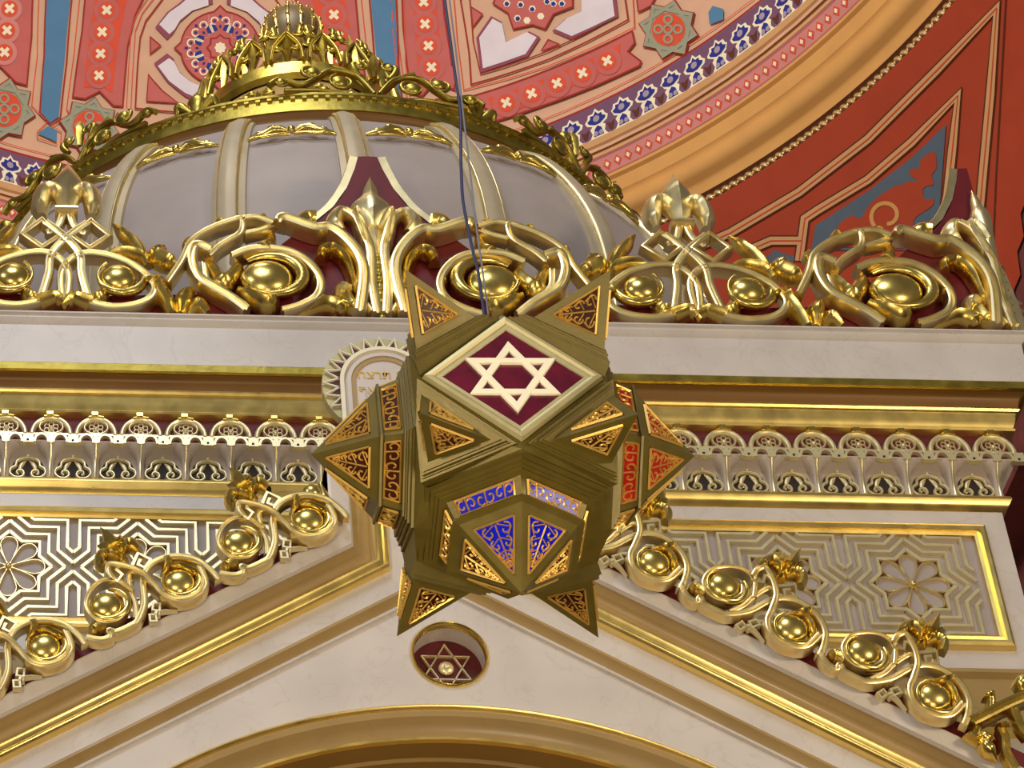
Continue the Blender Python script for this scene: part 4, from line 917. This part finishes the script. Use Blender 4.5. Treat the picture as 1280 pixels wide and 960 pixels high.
def filigree(poly, inset, nrm, glass, parent, spread=1.0):
    """glass pane, thin gold frame and curling tracery in a triangular or four-sided panel"""
    c_ = sum(poly, Vector())/len(poly); P = [c_+(p-c_)*inset for p in poly]; n = len(P)
    g = MB(); g.add([p+nrm*.002 for p in P], [tuple(range(n))]); lobj(g, 'glass_pane', glass, parent, 0)
    f = MB(); t = MB()
    def ribbon(pts, wd, hh, mb):
        k = len(pts); rs = []
        for i in range(k):
            d = (pts[min(k-1, i+1)]-pts[max(0, i-1)]); d = d.normalized() if d.length > 1e-9 else Vector((1, 0, 0)); s_ = nrm.cross(d).normalized()
            rs.append([pts[i]+s_*wd*.5+nrm*.002, pts[i]+nrm*hh, pts[i]-s_*wd*.5+nrm*.002])
        mb.rings(rs, closed_ring=False, cap=False)
    for i in range(n): ribbon([P[i], P[(i+1) % n]], .008, .009, f)
    lobj(f, 'panel_frame', 'filigree_gold', parent, 0)
    # local axes: u along the longest base edge, v across
    if n == 3:
        e = sorted(range(3), key=lambda i: (P[(i+1) % 3]-P[i]).length)[0]; A_, B_, T_ = P[e], P[(e+1) % 3], P[(e+2) % 3]
        mid = (A_+B_)/2; ax_v = T_-mid; hgt = ax_v.length; ax_u = (B_-A_); wb = ax_u.length
        def pt(u, v): return mid+ax_v*v+ax_u*(u*(1-v))
        w_at = lambda v: wb*(1-v)
        rows = []; v = .04
        while v < .82 and w_at(v) > .014: hh = min(.26, max(.07, w_at(v)*.42/hgt)); rows.append((v, hh)); v += hh
    else:
        e = sorted(range(4), key=lambda i: -(P[(i+1) % 4]-P[i]).length)[0]; A_, B_, C_, D_ = [P[(e+i) % 4] for i in range(4)]
        hgt = ((D_+C_)/2-(A_+B_)/2).length; wb = (B_-A_).length; m = max(2, round(wb/hgt/1.1))
        def pt4(u, v): a = A_.lerp(B_, u); b = D_.lerp(C_, u); return a.lerp(b, v)
        for i in range(m):
            for s_ in (-1, 1):
                pts = []
                for q in range(15):
                    tt = q/14; ang = tt*5.0+(.5 if s_ > 0 else .9); r_ = .40*(1-.72*tt); pts.append(pt4((i+.5+s_*(.24+r_*.62*cos(ang)*-1))/m, .5+(1 if i % 2 else -1)*r_*1.02*sin(ang)))
                ribbon(pts, .0065, .007, t)
            ribbon([pt4((i+.5)/m, .04), pt4((i+.5)/m, .96)], .006, .006, t)
        lobj(t, 'filigree', 'filigree_gold', parent, 0); return
    for v0, hh in rows:
        for s_ in (-1, 1):
            pts = []
            for q in range(15):
                tt = q/14; ang = -1.6+tt*5.2; r_ = 1-.68*tt
                pts.append(pt(s_*(.24+.19*r_*cos(ang)), v0+hh*(.5+.46*r_*sin(ang))))
            ribbon(pts, .0065, .007, t)
            ribbon([pt(s_*.05, v0), pt(s_*.42, v0+hh*.5), pt(s_*.30, v0+hh*.95)], .005, .006, t)
        ribbon([pt(0, v0), pt(0, v0+hh)], .006, .007, t)
    lobj(t, 'filigree', 'filigree_gold', parent, 0)
def tri_panels(base, apex, parent, glass, inset=.62):
    cen = (sum(base, Vector())+apex)/(len(base)+1)
    for i in range(len(base)):
        a, b = base[i], base[(i+1) % len(base)]; nrm = (b-a).cross(apex-a).normalized(); f = (a+b+apex)/3
        if nrm.dot(f-cen) < 0: nrm = -nrm
        gl = glass(nrm) if callable(glass) else glass
        # shift the panel a little towards the base like the photograph's
        filigree([a, b, apex], inset, nrm, gl, parent)
# eight short points on the corners
for sx in (-1, 1):
    for sy in (-1, 1):
        for sz in (-1, 1):
            vs = [Vector((sx*x, sy*y, sz*z)) for x, y, z in ((.30, .345, .015), (.32, .297, .17), (.297, .17, .32), (.015, .345, .30))]
            n = ((vs[2]-vs[0]).cross(vs[3]-vs[1])).normalized(); c_ = sum(vs, Vector())/4
            if n.dot(c_) < 0: n = -n
            off = max((v-c_).dot(n) for v in vs); vs = [v-n*(v-c_).dot(n)+n*off for v in vs]
            g, c_, h = stack(n, vs, [(1.0, .010), (.93, .016), (.88, .028), (.82, .034)], -.05); pl = lobj(g, 'point', 'bronze', None, 0)
            e_ = (vs[3]-vs[0]).normalized(); base = [c_+e_*(v-c_).dot(e_)*.70+((v-c_)-e_*(v-c_).dot(e_))*.62+n*.034 for v in vs]; apex = Vector((sx*.34, sy*.523, sz*.346))
            g = MB().add(base+[apex], [(0, 1, 2, 3)]+[(i, (i+1) % 4, 4) for i in range(4)]); lobj(g, 'pyramid', 'bronze', pl, 0)
            tri_panels(base, apex, pl, 'glass_brown', .60)
# six-sided long points
for ax, sg in ((0, -1), (0, 1), (2, -1), (2, 1)):
    n, vs = hexa(ax, sg)
    if (ax, sg) == (2, 1):
        g, c_, h = stack(n, vs, [(.97, .012), (.88, .024), (.7, .034)]); pl = lobj(g, 'top_face', 'bronze', None, 0)
        lobj(MB().tube([(0, 0, HP), (0, 0, HP+.08)], .03, 12), 'hanging_boss', 'bronze', pl); continue
    g, c_, h = stack(n, vs, [(.99, .010), (.93, .020), (.88, .026), (.84, .034)]); pl = lobj(g, 'long_point', 'bronze', None, 0)
    gl = {(0, -1): 'glass_brown', (0, 1): 'glass_red'}.get((ax, sg)) or (lambda nr: 'glass_blue' if nr.y < -.3 else 'glass_brown')
    b0 = [c_+(v-c_)*.76+n*.034 for v in vs]; b1 = [c_+(v-c_)*.68+n*.098 for v in vs]; b2 = [c_+(v-c_)*.71+n*.10 for v in vs]; b3 = [c_+(v-c_)*.71+n*.108 for v in vs]; b4 = [c_+(v-c_)*.64+n*.112 for v in vs]
    lobj(MB().rings([b0, b1]), 'collar', 'bronze', pl, 0); lobj(MB().rings([b1, b2, b3, b4]), 'flange', 'bronze', pl, 0)
    apex = n*(.64 if ax == 0 else .626)
    lobj(MB().add(b4+[apex], [tuple(range(6))]+[(i, (i+1) % 6, 6) for i in range(6)]), 'pyramid', 'bronze', pl, 0)
    for i in range(6):
        j = (i+1) % 6; q = [b0[i], b0[j], b1[j], b1[i]]; nr = (q[1]-q[0]).cross(q[3]-q[0]).normalized()
        if nr.dot((q[0]+q[2])/2-n*(HP+.06)) < 0: nr = -nr
        filigree(q, .80, nr, gl(nr) if callable(gl) else gl, pl)
    tri_panels(b4, apex, pl, gl, .64)
# front and back diamonds
for sg in (-1, 1):
    n = Vector((0, sg, 0)); vs = [Vector((.30, sg*FY, 0)), Vector((0, sg*FY, .30)), Vector((-.30, sg*FY, 0)), Vector((0, sg*FY, -.30))]; c_ = n*FY
    g, c_, h = stack(n, vs, [(.985, .004), (.965, .008)]); pl = lobj(g, 'front_face' if sg < 0 else 'rear_face', 'bronze', None, 0)
    g = MB(); prof = [(.98, .004), (.96, .020), (.90, .022), (.86, .016), (.83, .014), (.77, .014), (.76, .004)]
    g.rings([[c_+(v-c_)*s_+n*h_ for s_, h_ in prof] for v in vs], closed_ring=False, cap=False, closed_path=True); lobj(g, 'diamond_frame', 'bronze_light', pl, 0)
    lobj(MB().add([c_+(v-c_)*.77+n*.009 for v in vs], [(0, 1, 2, 3)]), 'glass_pane', 'glass_burgundy', pl, 0)
    if sg < 0:
        g = MB()
        for s_ in (0, 1): g.band([(.146*cos(pi/2+s_*pi+k*2*pi/3), .146*sin(pi/2+s_*pi+k*2*pi/3)) for k in range(3)], .046, .010+.002*s_, FY+.009, True, 'flat', (1, 1), 0)
        lobj(g, 'star_of_david', 'star_ivory', pl, 0)
# cables
top = LO+RM @ Vector((0, 0, HP+.08))
def cab(px_, py_): 
    d = ray(px_, py_); t = (top.y-CAM.y)/d.y; return CAM+d*t
def cable(name, m_, pix, r, label, dx_=0):
    P = [top+Vector((dx_, 0, 0))]+[cab(*p)+Vector((dx_, 0, 0)) for p in pix]; end = P[-1]; P.append(Vector((end.x, end.y, 30)))
    P2 = []
    for i in range(len(P)-1):
        for k in range(4): P2.append(P[i].lerp(P[i+1], k/4))
    P2.append(P[-1]); P2 = [P2[0]]+[(P2[i-1]+P2[i]*2+P2[i+1])/4 for i in range(1, len(P2)-1)]+[P2[-1]]
    tag(MB().tube(P2, r, 8).obj(name, m_, None, 60), label, 'cable')
cable('support_cable', 'cable_blue', [(605, 392), (598, 340), (590, 310), (578, 250), (576, 200), (576, 140), (567, 80), (556, 0), (552, -40)], .0058, 'dark blue cable holding up the star lantern')
cable('electric_wire', 'cable_grey', [(606, 392), (600, 345), (592, 290), (583, 210), (577, 160), (568, 80), (558, 0), (554, -40)], .0035, 'thin grey wire hanging beside the dark blue cable', .012)
